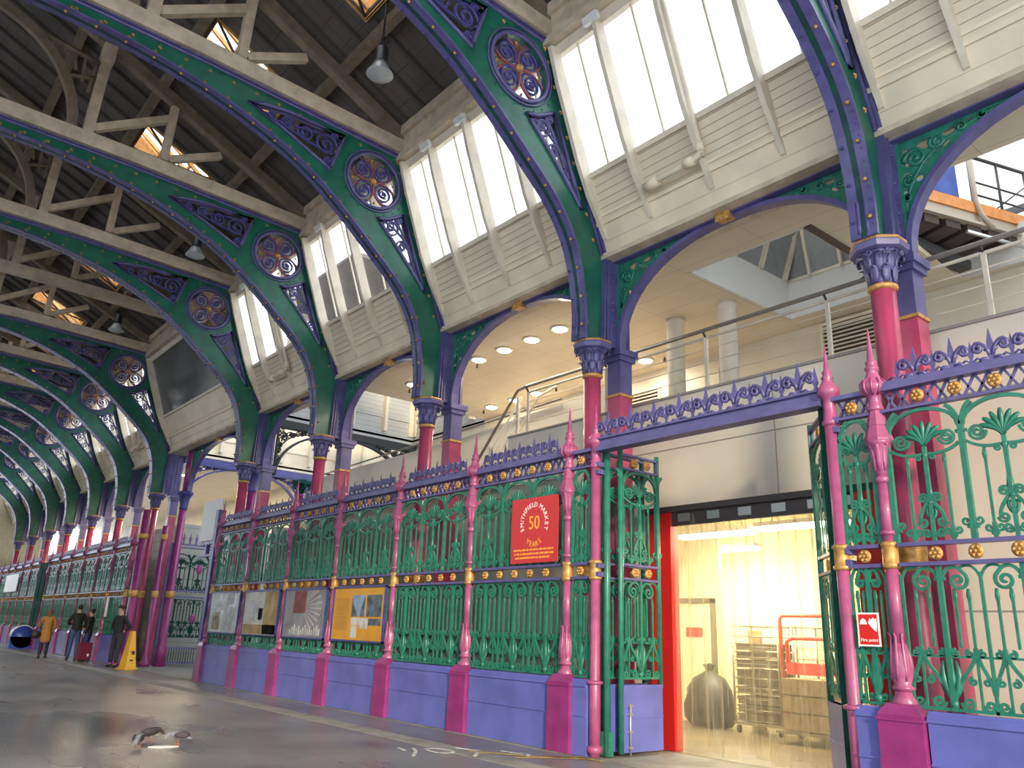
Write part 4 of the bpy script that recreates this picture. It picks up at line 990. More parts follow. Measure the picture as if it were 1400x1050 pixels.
# ---------------------------------------------------------------- mezzanine behind the arcade
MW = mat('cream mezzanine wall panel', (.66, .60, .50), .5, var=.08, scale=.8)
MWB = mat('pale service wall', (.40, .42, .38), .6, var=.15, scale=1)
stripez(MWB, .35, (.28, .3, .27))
CEIL = mat('warm mezzanine ceiling panels', (.66, .57, .44), .6, var=.06, scale=1); stripes(CEIL, 1, .6, (.45, .37, .27), .02, .2); stripes(CEIL, 0, 1.5, (.45, .37, .27), .008, .2)
WELLM = mat('pale well plaster', (.64, .63, .60), .6)
ZC = 7.06
# wall in front with the loading doorway
DX0, DX1, DZ = -7.72, -4.42, 3.16
q = MB(); q.holed([[(-11.3, 0), (DX0, 0), (DX0, DZ), (DX1, DZ), (DX1, 0), (4, 0), (4, 4.84), (-11.3, 4.84)]], 1.5, 1.66, xz); q.build('wall_mezzanine', MW, kind='structure')
q = MB()
for x in (-8.9, -5.75, -2.6, .6): q.box(x-.006, x+.006, 1.494, 1.5, 3.2, 4.84)
q.box(-11.3, 4, 1.494, 1.5, 4.06, 4.075); q.box(-11.3, 4, 1.47, 1.7, 4.84, 4.875); q.box(-4.2, 4, 1.494, 1.5, 1.78, 1.795); q.build('trim_3', mat('panel joint', (.3, .28, .25), .6), kind='structure')
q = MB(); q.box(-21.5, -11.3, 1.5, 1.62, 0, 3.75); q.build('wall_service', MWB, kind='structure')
q = MB(); q.holed([[(-20.8, 3.5), (-9.5, 3.5), (-9.5, 5.72), (-11, 5.68), (-14, 5.5), (-20.8, 5.45)]], 2.5, 2.6, xz); q.build('wall_parapet', MW, kind='structure')
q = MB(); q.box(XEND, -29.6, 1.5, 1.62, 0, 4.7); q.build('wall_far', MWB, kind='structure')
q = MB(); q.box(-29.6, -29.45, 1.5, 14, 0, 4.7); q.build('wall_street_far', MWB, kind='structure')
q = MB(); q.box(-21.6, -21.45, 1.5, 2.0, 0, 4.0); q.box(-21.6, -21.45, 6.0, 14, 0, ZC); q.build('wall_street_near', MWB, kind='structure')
q = MB(); q.box(-30, -21, 15, 15.2, 0, ZC); q.build('wall_street_end', mat('dim far wall', (.2, .19, .17), .8, var=.3, scale=1), kind='structure')
q = MB(); q.box(-20.8, 4, 1.66, 9, 4.3, 4.42); q.build('floor', mat('mezzanine floor', (.4, .38, .34), .7), kind='structure')
q = MB(); q.box(-17.3, 4, 5.45, 5.6, 4.42, ZC+.2); q.build('wall_back', MW, kind='structure')
# ceiling with light wells
W1 = (-7.45, -5.37, 1.98, 4.9); W2 = (-21.7, -17.3, 1.35, 5.9); W3 = (-4.62, 3.5, 1.92, 5.3)
hole = lambda w_: [(w_[0], w_[2]), (w_[1], w_[2]), (w_[1], w_[3]), (w_[0], w_[3])]
q = MB(); q.holed([[(-21.9, 1.16), (4, 1.16), (4, 9.2), (-21.9, 9.2)], hole(W1), hole(W2), hole(W3)], ZC, ZC+.18, xyz); q.build('ceiling', CEIL, kind='structure')
q = MB(); q.box(XEND, -29.2, 1.16, 9.2, ZC, ZC+.18); q.build('ceiling', CEIL, kind='structure')
q = MB(); q.box(XEND, -29.6, 6.6, 6.75, 4.7, ZC); q.build('wall_far_back', MW, kind='structure')
# well 1 : plaster sides, then boarded slopes under glass
q = MB(); x0, x1, y0, y1 = W1; H1 = 7.78
q.box(x0-.01, x0+.04, y0, y1, ZC-.004, H1); q.box(x0, x1, y1-.04, y1+.01, ZC-.004, H1); q.box(x1-.04, x1+.01, y0, y1, ZC-.004, H1); q.box(x0, x1, y0-.01, y0+.04, ZC-.004, H1); q.build('wall_light_well', WELLM, kind='structure')
q = MB(); zt = 9.6
GB2 = mat('grey slate boarding', (.30, .31, .32), .7, var=.1)
for (a, b_, o) in (((x0, y0), (x0, y1), (.75, 0)), ((x0, y1), (x1, y1), (0, -.55)), ((x1, y1), (x1, y0), (-.4, 0))):
    A = (a[0], a[1], H1); B = (b_[0], b_[1], H1); q.add([A, B, (b_[0]+o[0], b_[1]+o[1], zt), (a[0]+o[0], a[1]+o[1], zt)], [(0, 1, 2, 3)])
q.build('wall_well_slope', GB2, kind='structure')
q = MB()
for k in range(4):
    y = y0+.5+k*.75; q.bar((x0+.03, y, H1), (x0+.75, y-.1, zt), .05, .14)
for k in range(3):
    x = x0+.5+k*.6; q.bar((x, y1-.05, H1), (x+.1, y1-.6, zt), .05, .14)
q.box(x0, x1, y1-.05, y1, H1-.03, H1+.03); q.build('trim_4', FIN, kind='structure')
q = MB(); q.box(x1-.02, x1+.1, y0, y1, ZC-.02, ZC+.12); q.build('trim_5', mat('dark brown well edge', (.09, .06, .05), .6), kind='structure')
# void beside the cross street: clerestory walls
GCL = stripez(mat('tongue and groove greyed for shade', (.42, .44, .45), .6, var=.1, scale=1), .14, (.3, .31, .32))  # the grey is shade on these boards, put into their colour
def inner_cl(name, ax, p, a, b_, zb, flip, m, lab_fin=FIN):
    """vertical boarded clerestory; ax 'y': runs along y at x=p, 'x': runs along x at y=p"""
    def bx(q_, s0, s1, d0, d1, z0, z1):
        if ax == 'y': q_.box(p+min(d0*flip, d1*flip), p+max(d0*flip, d1*flip), s0, s1, z0, z1)
        else: q_.box(s0, s1, p+min(d0*flip, d1*flip), p+max(d0*flip, d1*flip), z0, z1)
    q = MB(); bx(q, a, b_, -.08, 0, zb, zb+1.9); bx(q, a, b_, -.08, .04, zb, zb+.08); bx(q, a, b_, -.08, .04, zb+.7, zb+.78); q.build(name, m, kind='structure')
    q = MB(); n = max(1, round((b_-a)/1.15))
    for k in range(n+1):
        s = a+(b_-a)*k/n; bx(q, s-.05, s+.05, 0, .2, zb+.25, zb+3.3)
    bx(q, a, b_, -.08, .06, zb+3.2, zb+3.35); q.build('trim_%d' % (6 if ax == 'y' else 7), lab_fin, kind='structure')
    q = MB(); bx(q, a, b_, -.05, -.03, zb+1.9, zb+3.2); q.build('window_%d' % (40+int(abs(p))), GLASS, kind='structure')
inner_cl('wall_void_left', 'y', -21.7, 1.35, 5.9, ZC+.02, 1, GCL)
inner_cl('wall_void_back', 'x', 5.9, -21.7, -17.3, ZC+.02, -1, GCL)
inner_cl('wall_street_clerestory', 'y', -29.2, 1.2, 14, ZC+.02, 1, CREAM)
q = MB(); q.box(-22, -17, .9, 6.4, 10.45, 10.55); q.build('ceiling', ROOF, kind='structure')  # roof over the void, added to keep its boards dim
q = MB(); q.box(-29.5, -22.4, 6, 15.2, 10.45, 10.55); q.build('ceiling', ROOF, kind='structure')
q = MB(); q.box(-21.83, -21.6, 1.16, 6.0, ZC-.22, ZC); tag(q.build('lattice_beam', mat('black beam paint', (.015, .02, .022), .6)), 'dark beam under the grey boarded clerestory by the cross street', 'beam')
q = MB(); q.box(-29.35, -29.1, 1.16, 14, ZC-.3, ZC); tag(q.build('lattice_beam', DPURPLE), 'dark blue beam across the far side of the cross street', 'beam')
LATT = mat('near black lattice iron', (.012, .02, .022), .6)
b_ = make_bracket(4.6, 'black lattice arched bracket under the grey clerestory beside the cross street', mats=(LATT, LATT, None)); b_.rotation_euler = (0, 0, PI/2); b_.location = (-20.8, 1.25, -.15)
b_ = make_bracket(4.6, 'dark blue lattice bracket at the far side of the cross street, nearer one', mats=(DPURPLE, DPURPLE, None)); b_.rotation_euler = (0, 0, PI/2); b_.location = (-28.3, 1.15, -.2)
dup(b_, (-28.3, 5.75, -.2), 'dark blue lattice bracket at the far side of the cross street, deeper one')
def slim(label, x, y):
    t = thing('slim_column', label, 'column', (x, y, 0)); q = MB(); q.lathe([(.13, 0), (.1, .5), (.1, 6.2), (.13, 6.22), (.1, 6.26)], 14); q.build('shaft', MAGENTA, t)
    q = MB(); q.lathe([(.1, 6.25), (.12, 6.4), (.22, 6.6), (.24, 6.64)], 12, flute=.15, fn=6); q.box(-.32, .32, -.32, .32, 6.64, 6.76); q.box(-.12, .12, -.12, .12, 6.76, 6.84)
    for sx, sy in ((1, 0), (-1, 0), (0, 1), (0, -1)): q.tube([(sx*.12, sy*.12, 6.35), (sx*.3, sy*.3, 6.5), (sx*.34, sy*.34, 6.64)], .03, 5)
    q.build('bracketed_capital', DGREEN, t)
slim('slim crimson column with dark capital seen between the railings, deep in the cross street', -29.2, 5.7); slim('slim dark column at the corner of the boarded void', -21.7, 5.85)
# downlights, sprinklers
LIT = mat('lit lamp glass', (1, .93, .78), .4, emit=14); RING = mat('white lamp ring', (.75, .68, .55), .4)
def downlight(label):
    t = thing('downlight', label, 'ceiling light', group='mezzanine downlights')
    q = MB(); q.lathe([(.15, -.03), (.19, -.02), (.19, 0), (.15, .0)], 20); q.build('ring', RING, t)
    q = MB(); q.lathe([(.02, -.05), (.12, -.045), (.15, -.028), (.15, -.01)], 20); q.build('lens', LIT, t); return t
DL = [(-10.25, 2.5), (-10.72, 2.2), (-11.55, 2.2), (-12.42, 2.2), (-13.3, 2.2), (-15.9, 2.2), (-10.8, 4.75), (-14.3, 4.75), (-15.15, 4.75), (-16.1, 4.75), (-12.5, 4.75)]
dlab = ['lit downlight partly hidden by the column left of the gate', 'lit downlight closest to the column left of the gate', 'second lit downlight left of the column in the front row', 'third lit downlight left of the column in the front row',
        'fourth lit downlight left of the column in the front row', 'lone lit downlight near the corner of the boarded void', 'lit downlight seen between handrail wires and round column', 'rear lit downlight just above the stair handrail', 'small rear downlight touching the stair handrail', 'rear downlight left of the stair handrail', 'rear downlight nearly hidden beside the column']
d0 = None
for (x, y), l in zip(DL, dlab):
    if d0 is None: d0 = downlight(l); d0.location = (x, y, ZC)
    else: dup(d0, (x, y, ZC), l)
    lamp('downlight_beam', (x, y, ZC-.08), .25, 11, (1, .86, .64))
k = 0
for x in (-31.2, -33.2, -35.2, -37.2, -39.5, -42, -46, -51):
    dup(d0, (x, 2.4, ZC), 'distant lit downlight, %s in the row past the cross street' % ORD[k]); lamp('downlight_beam', (x, 3.2, ZC-.08), .4, 60, (1, .80, .52)); k += 1
SPK = mat('dark sprinkler metal', (.06, .05, .04), .4, metal=.5)
def sprinkler(label):
    q = MB(); q.tube([(0, 0, 0), (0, 0, -.1)], .012, 5); q.lathe([(.035, -.105), (.035, -.095)], 8); q.tube([(-.03, 0, -.1), (-.03, 0, -.04), (.03, 0, -.04), (.03, 0, -.1)], .008, 4); return tag(q.build('sprinkler_head', SPK), label, 'sprinkler', 'ceiling sprinkler heads')
s0 = sprinkler('dark sprinkler head left of the two round white columns'); s0.location = (-8.4, 1.9, ZC)
for (x, y), l in zip([(-10.45, 2.3), (-13.55, 2.35), (-16.3, 2.35), (-7.95, 3.9), (-10.4, 4.9), (-13.6, 4.75), (-16.5, 4.8)], ['sprinkler head beside the nearest front downlight', 'sprinkler head beside the last front downlight', 'sprinkler head beside the lone downlight', 'sprinkler head right of the round white columns', 'sprinkler head by the rear downlight near the round column', 'sprinkler head above the stair handrail bend', 'sprinkler head by the rear left downlight']):
    o = s0.copy(); COL.objects.link(o); o.location = (x, y, ZC); o['label'] = l
CWH = mat('creamy white column paint', (.78, .72, .62), .5, var=.05)
def wcol(x, y, label):
    q = MB(); q.lathe([(.16, 4.42), (.16, 6.98), (.175, 6.99), (.175, 7.06)], 28); tag(q.build('round_column', CWH), label, 'column', 'round white columns').location = (x, y, 0)
wcol(-8.92, 3.45, 'round white column on the mezzanine, left of the pair'); wcol(-7.80, 3.48, 'round white column on the mezzanine, right of the pair')
# louvres
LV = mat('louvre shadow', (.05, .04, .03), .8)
def louvre(x0, x1, z0, z1, label):
    t = thing('louvre_vent', label, 'vent', ((x0+x1)/2, 5.42, z0), group='wall louvres'); w = (x1-x0)/2; h = z1-z0
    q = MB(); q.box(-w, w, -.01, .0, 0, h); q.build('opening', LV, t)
    q = MB()
    for a in ((-w-.05, -w, -.05, h+.05), (w, w+.05, -.05, h+.05)): q.box(a[0], a[1], -.05, .02, a[2], a[3])
    q.box(-w, w, -.05, .02, -.05, 0); q.box(-w, w, -.05, .02, h, h+.05); q.build('frame', CREAM, t)
    q = MB(); n = int(h/.075)
    for i in range(n):
        z = h*(i+.5)/n; q.bar((-w, -.03, z), (w, -.03, z), .045, .022)
    q.build('slats', FIN, t)
louvre(-7.1, -5.9, 6.12, 6.96, 'louvred vent behind the white railing left of the right crimson column'); louvre(-12.7, -11.0, 5.75, 6.6, 'louvred vent behind the crimson column left of the gate'); louvre(-14.7, -13.4, 6.1, 6.68, 'louvred vent behind the stair handrail')
q = MB(); q.box(-10.5, -9.4, 5.38, 5.44, 4.45, 6.7); tag(q.build('service_door', MW), 'flat cream door behind the left round white column', 'door')
q = MB(); q.box(-.17, .17, -.008, .008, -.15, .15); q.box(-.06, .1, -.02, -.008, .0, .03)
o = tag(q.build('orange_notice', mat('orange notice', (.8, .33, .02), .5)), 'small orange notice on the white railing beside the crimson column', 'notice'); o.location = (-8.55, 1.62, 4.95)
# railing along the mezzanine edge and stair handrail
t = thing('mezzanine_railing', 'white wire railing with dark handrail along the mezzanine edge', 'railing', (0, 0, 0))
q = MB(); q.tube([(4, 1.56, 5.78), (-10.9, 1.56, 5.78)], .03, 8); q.build('handrail', mat('grey brown handrail', (.22, .19, .16), .35), t)
q = MB(); q.tube([(4, 1.62, 5.68), (-10.9, 1.62, 5.68)], .022, 6)
for z in (5.1, 5.3, 5.5): q.tube([(4, 1.62, z), (-10.9, 1.62, z)], .008, 5)
q.build('wires', FIN, t)
for x in (3.2, 1.1, -1, -3.05, -4.95, -6.88, -8.9, -10.9):
    q = MB(); q.box(x-.025, x+.025, 1.6, 1.64, 4.84, 5.68); q.build('baluster', FIN, t)
    q = MB(); q.tube([(x, 1.62, 5.68), (x, 1.56, 5.75)], .018, 6); q.build('rail_clip', SPK, t)
t = thing('stair_railing', 'cream sloping stair handrail descending left behind the railings', 'railing', (0, 0, 0))
q = MB(); q.tube([(-10.9, 1.56, 5.78), (-11.15, 1.56, 5.75), (-13.4, 1.56, 3.45)], .03, 8); q.build('handrail', mat('brown stair handrail', (.25, .2, .14), .35), t)
q = MB()
for dz in (.12, .3, .5, .7): q.tube([(-11.1, 1.62, 5.75-dz), (-13.3, 1.62, 3.5-dz)], .014 if dz > .2 else .022, 5)
q.tube([(-10.9, 2.3, 5.95), (-11.4, 2.3, 5.85), (-12.6, 2.3, 4.6)], .022, 6); q.build('wires', FIN, t)
for x in (-11.2, -12.0, -13): 
    z = 5.68-(-11.15-x)*1.02; q = MB(); q.box(x-.03, x+.03, 1.6, 1.65, z-1.2, z); q.build('baluster', FIN, t)
q = MB(); q.bar((-11.0, 2.0, 4.35), (-14.0, 2.0, 1.4), .75, .2); tag(q.build('stair_flight', MW), 'cream stair flight descending behind the railings', 'stairs')
q = MB(); q.tube([(-10.9, 2.46, 5.74), (-20.8, 2.46, 5.5)], .02, 6); tag(q.build('parapet_rail', mat('dark rail', (.12, .1, .09), .4)), 'thin dark rail along the top of the cream parapet wall', 'railing')
# walkway in the open well at the right edge
t = thing('maintenance_walkway', 'steel walkway with orange edge beam at the upper right', 'walkway', (0, 0, 0))
OB = mat('orange edge beam', (.62, .22, .04), .5, var=.15); DKS = mat('dark steel', (.045, .045, .05), .45); BEI = mat('beige channel', (.42, .34, .27), .5)
t.location = (-4.32, 3.55, 0); t.rotation_euler = (0, 0, -math.atan(.34))
q = MB(); q.box(-.03, .03, -1.5, 3.4, 7.66, 7.84); q.build('edge_beam', OB, t)
q = MB(); q.box(-.06, 0, -1.5, 3.4, 7.50, 7.66); q.box(-.06, .05, -1.5, 3.4, 7.46, 7.50); q.build('channel', BEI, t)
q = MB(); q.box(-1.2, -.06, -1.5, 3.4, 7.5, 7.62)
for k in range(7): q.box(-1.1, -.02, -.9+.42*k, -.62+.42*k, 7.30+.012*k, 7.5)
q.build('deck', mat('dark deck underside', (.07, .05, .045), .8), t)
q = MB()
for z in (8.0, 8.22, 8.66): q.tube([(0, .95, z), (0, 3.4, z)], .016 if z < 8.5 else .028, 6)
for k in range(5): q.tube([(0, .95+.6*k, 7.7), (0, .95+.6*k, 8.66)], .02, 6)
q.tube([(0, 1.3, 7.75), (0, 2.4, 8.6)], .012, 5); q.tube([(0, 2.2, 7.75), (0, 3.3, 8.6)], .012, 5)
q.build('railing', DKS, t)
q = MB(); q.tube([(.04, .95, 8.68), (.04, .95, 7.86), (.06, 1.0, 7.62), (.08, 1.2, 7.42)], .04, 6); q.build('newel', BEI, t)
q = MB(); q.box(-.9, -.1, -1.1, .8, 7.84, 8.6); q.build('cover_panel', mat('blue tarpaulin panel', (.03, .07, .32), .5, var=.3, scale=3), t)
q = MB(); q.bar((-.35, -1.0, 7.32), (-.6, 1.35, 7.12), .2, .14); q.build('stair_stringer', DKS, t)
q = MB(); q.bar((.1, .6, 7.24), (.12, 3.2, 7.2), .04, .04); q.build('lower_handrail', STEEL, t)
t = thing('steel_frame', 'dark steel frame standing in the open well at the top right edge', 'steel frame', (0, 0, 0))
q = MB()
for x, y in ((-3.2, 5.2), (-3.2, 8.2)): q.bar((x, y, 7.2), (x, y, 11), .16, .16)
for z in (8.6, 9.4): q.bar((-6, 8.2, z), (3, 8.2, z), .1, .12); q.bar((-3.2, 3, z+.1), (-3.2, 8.2, z+.1), .08, .1)
q.build('frame', DKS, t)
q = MB(); q.box(-9, 4, 9.2, 9.3, 7.2, 15); q.box(-4.62, 3.5, 5.26, 5.31, ZC-.004, 7.7); q.build('wall_well_and_sky_fill', WELLM, kind='structure')  # tall rear sheet added in place of grey sky; low one edges the well

# ---------------------------------------------------------------- loading room behind the strip curtain
IW = mat('cream loading room wall', (.72, .66, .46), .6, var=.08, scale=1)
stripes(IW, 0, .9, (.5, .45, .32), .01, .1)
q = MB(); q.box(-10.8, -2.6, 7.0, 7.1, 0, 3.8); q.box(-10.9, -10.8, 1.66, 7.1, 0, 3.8); q.box(-2.6, -2.5, 1.66, 7.1, 0, 3.8); q.build('wall_loading_room', IW, kind='structure')
q = MB(); q.box(-12.1, -2.5, 1.66, 7.1, 3.8, 3.9); q.build('ceiling', IW, kind='structure')
q = MB(); q.box(-12.1, -2.5, 1.3, 7.1, .0, .014); q.build('floor', mat('loading room floor', (.12, .09, .05), .4, var=.4, scale=1.5), kind='structure')
TUBE = mat('fluorescent tube light', (1, .93, .72), .4, emit=40)
for i, (x, y, l) in enumerate(((-8.3, 3.6, 'bright ceiling strip light glaring through the curtain at the left'), (-6.6, 3.4, 'bright ceiling strip light glaring through the curtain at the right'), (-9.6, 5.6, 'bright strip light deeper in the loading room'))):
    t = thing('strip_light', l, 'ceiling light', (x, y, 3.12), group='loading room strip lights')
    q = MB(); q.box(-.75, .75, -.12, .12, .0, .06); q.tube([(-.5, 0, .06), (-.5, 0, .68)], .01, 4); q.tube([(.5, 0, .06), (.5, 0, .68)], .01, 4); q.build('housing', WHITE, t)
    q = MB(); q.tube([(-.72, -.05, -.03), (.72, -.05, -.03)], .035, 8); q.tube([(-.72, .05, -.03), (.72, .05, -.03)], .035, 8); q.build('tube', TUBE, t)
    lamp('strip_light_beam', (x, y, 3.02), 1.4, 42, (1, .88, .60), sy=.2)
t = thing('door_surround', 'red painted surround of the loading doorway with dark track', 'door frame', (0, 0, 0))
q = MB(); q.box(-7.80, -7.42, 1.36, 1.52, .014, 3.12); q.box(-4.72, -4.34, 1.36, 1.52, .014, 3.12); q.build('jamb', REDP, t)
q = MB(); q.box(-7.95, -4.1, 1.34, 1.5, 3.12, 3.20); q.box(-7.45, -4.7, 1.40, 1.46, 2.93, 3.12); q.build('track', mat('dark track', (.05, .04, .04), .5), t)
PVC = see_through('clear yellowed plastic strip', (.60, .53, .38), .73, .22, (1, .98, .90), transl=.35, streak=True)
t = thing('strip_curtain', 'clear plastic strip curtain hanging in the loading doorway', 'strip curtain', (0, 0, 0))
for i in range(12):
    q = MB(); x = -7.42+.235*i; z0 = .03+.04*((i*5) % 3); V = []; F = []; n = 6; m = 8
    for j in range(m+1):
        z = z0+(3.08-z0)*j/m
        for kx in range(n+1):
            u = kx/n; V.append((x+.27*u, 1.43-.025*math.sin(PI*u)*(1 if i % 2 else .4)+.012*math.sin(i*1.7+z*1.3)-(.03*(1-j/m) if i % 3 == 0 else 0), z))
    for j in range(m):
        for kx in range(n): a = j*(n+1)+kx; F.append((a, a+1, a+n+2, a+n+1))
    q.add(V, F, True); q.build('plastic_strip', PVC, t)
for i in range(6):
    q = MB(); x = -7.3+.5*i; q.box(x, x+.2, 1.385, 1.40, 2.98, 3.09); q.build('clamp_plate', STEEL, t)
# roll cages etc.
GM = mat('dull cage metal', (.22, .20, .15), .4, metal=.6)
def cage(label, x, y, rz_=0, m=GM, name='roll_cage', h=1.68):
    t = thing(name, label, 'roll cage', (x, y, .014), rz_, group='roll cages in the loading room')
    q = MB()
    for sx in (-.4, .4):
        for sy in (-.32, .32): q.tube([(sx, sy, .15), (sx, sy, h)], .018, 6)
    for sy in (-.32, .32):
        for z in [.2+.16*i for i in range(10)]: q.tube([(-.4, sy, z), (.4, sy, z)], .007 if z < h-.2 else .012, 4)
    for sx in (-.4, .4):
        for z in [.2+.16*i for i in range(10)]: q.tube([(sx, -.32, z), (sx, .32, z)], .007, 4)
        for k in range(5): q.tube([(sx, -.32+.13*k, .2), (sx, -.32+.13*k, h)], .006, 4)
    for k in range(7): q.tube([(-.4+.115*k, .32, .2), (-.4+.115*k, .32, h)], .006, 4)
    q.build('mesh_frame', m, t)
    q = MB(); q.box(-.42, .42, -.34, .34, .13, .17); 
    for z in (.6, 1.05): q.box(-.39, .39, -.31, .31, z, z+.02)
    q.build('shelf', m, t)
    for sx in (-.36, .36):
        for sy in (-.28, .28):
            q = MB(); q.tube([(sx-.015, sy, .06), (sx+.015, sy, .06)], .06, 12); q.build('castor', BLACK, t)
    return t
cage('grey wire roll cage stacked with trays, centre of the doorway', -8.1, 4.5, .1); cage('grey wire roll cage behind the right half of the curtain', -7.1, 4.7, -.05)
TR = mat('dark plastic tray', (.10, .08, .05), .6)
for k in range(9):
    q = MB(); q.box(-.36, .36, -.28, .28, 0, .10); q.box(-.38, .38, -.3, .3, .09, .11); o = tag(q.build('tray', TR), 'dark plastic tray in the centre roll cage, %s from the bottom' % ORD[k], 'tray', 'stacked trays'); o.location = (-8.1, 4.5, .20+.13*k+.02*(k > 2)+.02*(k > 5)); o.rotation_euler = (0, 0, .1)
t = thing('red_trolley', 'red metal trolley with raised handle behind the curtain at the right', 'trolley', (-6.9, 3.9, .014))
q = MB(); q.tube([(-.5, 0, .1), (-.5, 0, 1.75), (-.45, 0, 1.8), (.4, 0, 1.8), (.45, 0, 1.75), (.45, 0, .1)], .03, 8); q.build('handle_frame', REDP, t)
q = MB(); q.box(-.4, .45, -.05, .05, .95, 1.12); q.tube([(-.4, 0, 1.1), (-.4, 0, 1.42), (-.3, 0, 1.47), (.4, 0, 1.47)], .03, 8); q.build('guard_plate', REDP, t)
q = MB(); q.box(-.45, .5, -.35, .35, .14, .18); q.build('deck', GM, t)
q = MB(); 
for k in range(3): q.box(-.4, .4, -.3, .3, .2+.24*k, .42+.24*k)
tag(q.build('crate_stack', mat('brown crate', (.25, .19, .10), .7, var=.3)), 'brown crates stacked on the red trolley', 'crates').location = (-6.85, 3.9, .014)
q = MB(); SV = []; SF = []; n_ = 18; pr = [(.05, 0), (.34, .02), (.42, .15), (.43, .35), (.38, .6), (.26, .78), (.09, .88), (.06, .92), (.12, 1.0), (.02, 1.02)]
for r_, z_ in pr:
    for j in range(n_):
        a_ = 2*PI*j/n_; r2 = r_*(1+.08*math.sin(5*a_+z_*4)+.05*math.sin(9*a_-z_*7)); SV.append((r2*math.cos(a_), r2*math.sin(a_)*.85, z_))
for i in range(len(pr)-1):
    for j in range(n_): j2 = (j+1) % n_; SF.append((i*n_+j, i*n_+j2, (i+1)*n_+j2, (i+1)*n_+j))
q.add(SV, SF, True); tag(q.build('refuse_sack', BLACK), 'black refuse sack on the loading room floor left of the roll cage', 'sack').location = (-9.15, 4.4, .014)
t = thing('inner_door', 'cream inner door with small red notice inside the loading room', 'door', (-9.9, 4.9, .014))
q = MB(); q.box(-.45, .45, 0, .05, 0, 2.05); q.build('leaf', IW, t); q = MB(); q.box(-.52, -.45, -.03, .05, 0, 2.12); q.box(.45, .52, -.03, .05, 0, 2.12); q.box(-.52, .52, -.03, .05, 2.05, 2.14); q.build('frame', GM, t)
q = MB(); q.box(-.12, .25, -.012, 0, 1.45, 1.62); q.build('notice', REDP, t)
q = MB(); q.box(-10.6, -9.3, 4.96, 5.06, .014, 3.8); q.build('wall_partition', IW, kind='structure')
q = MB(); q.tube(cat([(-8.6, 5.0, 1.35), (-8.45, 5.0, 1.3), (-8.5, 5.0, .95), (-8.65, 5.0, .9)], 5), .03, 6); q.box(-8.75, -8.5, 5.0, 5.04, .014, 1.6)
tag(q.build('hose_reel', mat('brown hose', (.35, .2, .08), .5)), 'brown hose hooked on a board beside the inner door', 'hose')
q = MB(); q.box(-7.3, -7.05, 1.7, 1.82, 3.25, 3.4) 

# ---------------------------------------------------------------- cross street gate, white board
t = thing('cross_street_gate', 'tall violet openwork gate leaf standing open in the cross street', 'gate leaf', (-28.2, .9, 0), PI/2)
FA = (0, 1, 0)
q = MB()
for u in (0, 2.0): q.box(u-.06, u+.06, -.05, .05, .05, 3.9)
for z in (.1, .55, 2.15, 2.35, 3.75, 3.85): q.box(0, 2.0, -.03, .03, z, z+.05)
q.build('frame', PURPLE, t)
q = MB(); grille_lower(q, .08, 1.84, 3); grille_upper(q, .08, 1.84, 3)
for k in range(24): q.tube([(.1+k*.08, 0, .1), (.1+k*.08, 0, .6)], .012, 4)
q.build('scrollwork', DGREEN, t)
q = MB(); P = lambda u, v, d=0: (u, d, v)
for k in range(9): spike(q, .15+k*.21, 3.9, P, 1.6)
q.build('spikes', PURPLE, t)
q = MB(); q.ball((1.0, -.03, 3.1), .12, 10, (.8, .3, 1.4)); q.ball((1.0, -.03, 1.5), .12, 10, (.8, .3, 1.4)); q.build('red_shields', MAGENTA, t)
t = thing('shutter_post', 'dark violet steel post with bracket beside the white board', 'post', (-21.75, .1, 0))
q = MB(); q.box(-.1, .1, -.1, .1, 0, 4.3); q.build('post', DPURPLE, t)
q = MB(); q.box(-1.25, -.1, -.05, .05, 3.1, 3.16); q.box(-1.25, -.1, -.05, .05, 3.42, 3.48); q.box(-.7, -.62, -.05, .05, 3.16, 3.42); q.build('bracket', DPURPLE, t)
q = MB(); q.box(-.62, .62, -.04, .04, -.55, .55); o = tag(q.build('white_board', SW), 'bright white board fixed high at the near corner of the cross street', 'board'); o.location = (-22.45, .1, 4.08)
q = MB(); q.box(-.3, .3, -.03, .03, 0, 3.0); o = tag(q.build('grey_panel', mat('blue grey panel', (.14, .16, .2), .5, var=.3)), 'grey panel below the white board at the cross street corner', 'panel'); o.location = (-22.25, .3, .02)
# clustered magenta standards where the far railings start
def standard(label, x, y, r=.12, h=5.0):
    t = thing('gate_standard', label, 'gate post', (x, y, 0), group='clustered magenta gate standards at the cross street')
    q = MB(); q.lathe([(r*1.8, 0), (r*1.8, .12), (r*1.2, .2), (r, .5), (r*.95, h)], 16); q.build('shaft', MAGENTA, t)
    q = MB(); q.lathe([(r*1.05, 2.1), (r*1.2, 2.12), (r*1.2, 2.3), (r*1.05, 2.32)], 16); q.lathe([(r*1.05, 3.95), (r*1.2, 3.97), (r*1.2, 4.1), (r*1.05, 4.12)], 16); q.build('gold_collar', GOLD, t)
standard('magenta standard right behind the yellow floor cone', -28.35, .0, .13, 4.9); standard('thin magenta standard beside the open violet gate', -28.0, .55, .09, 4.4)
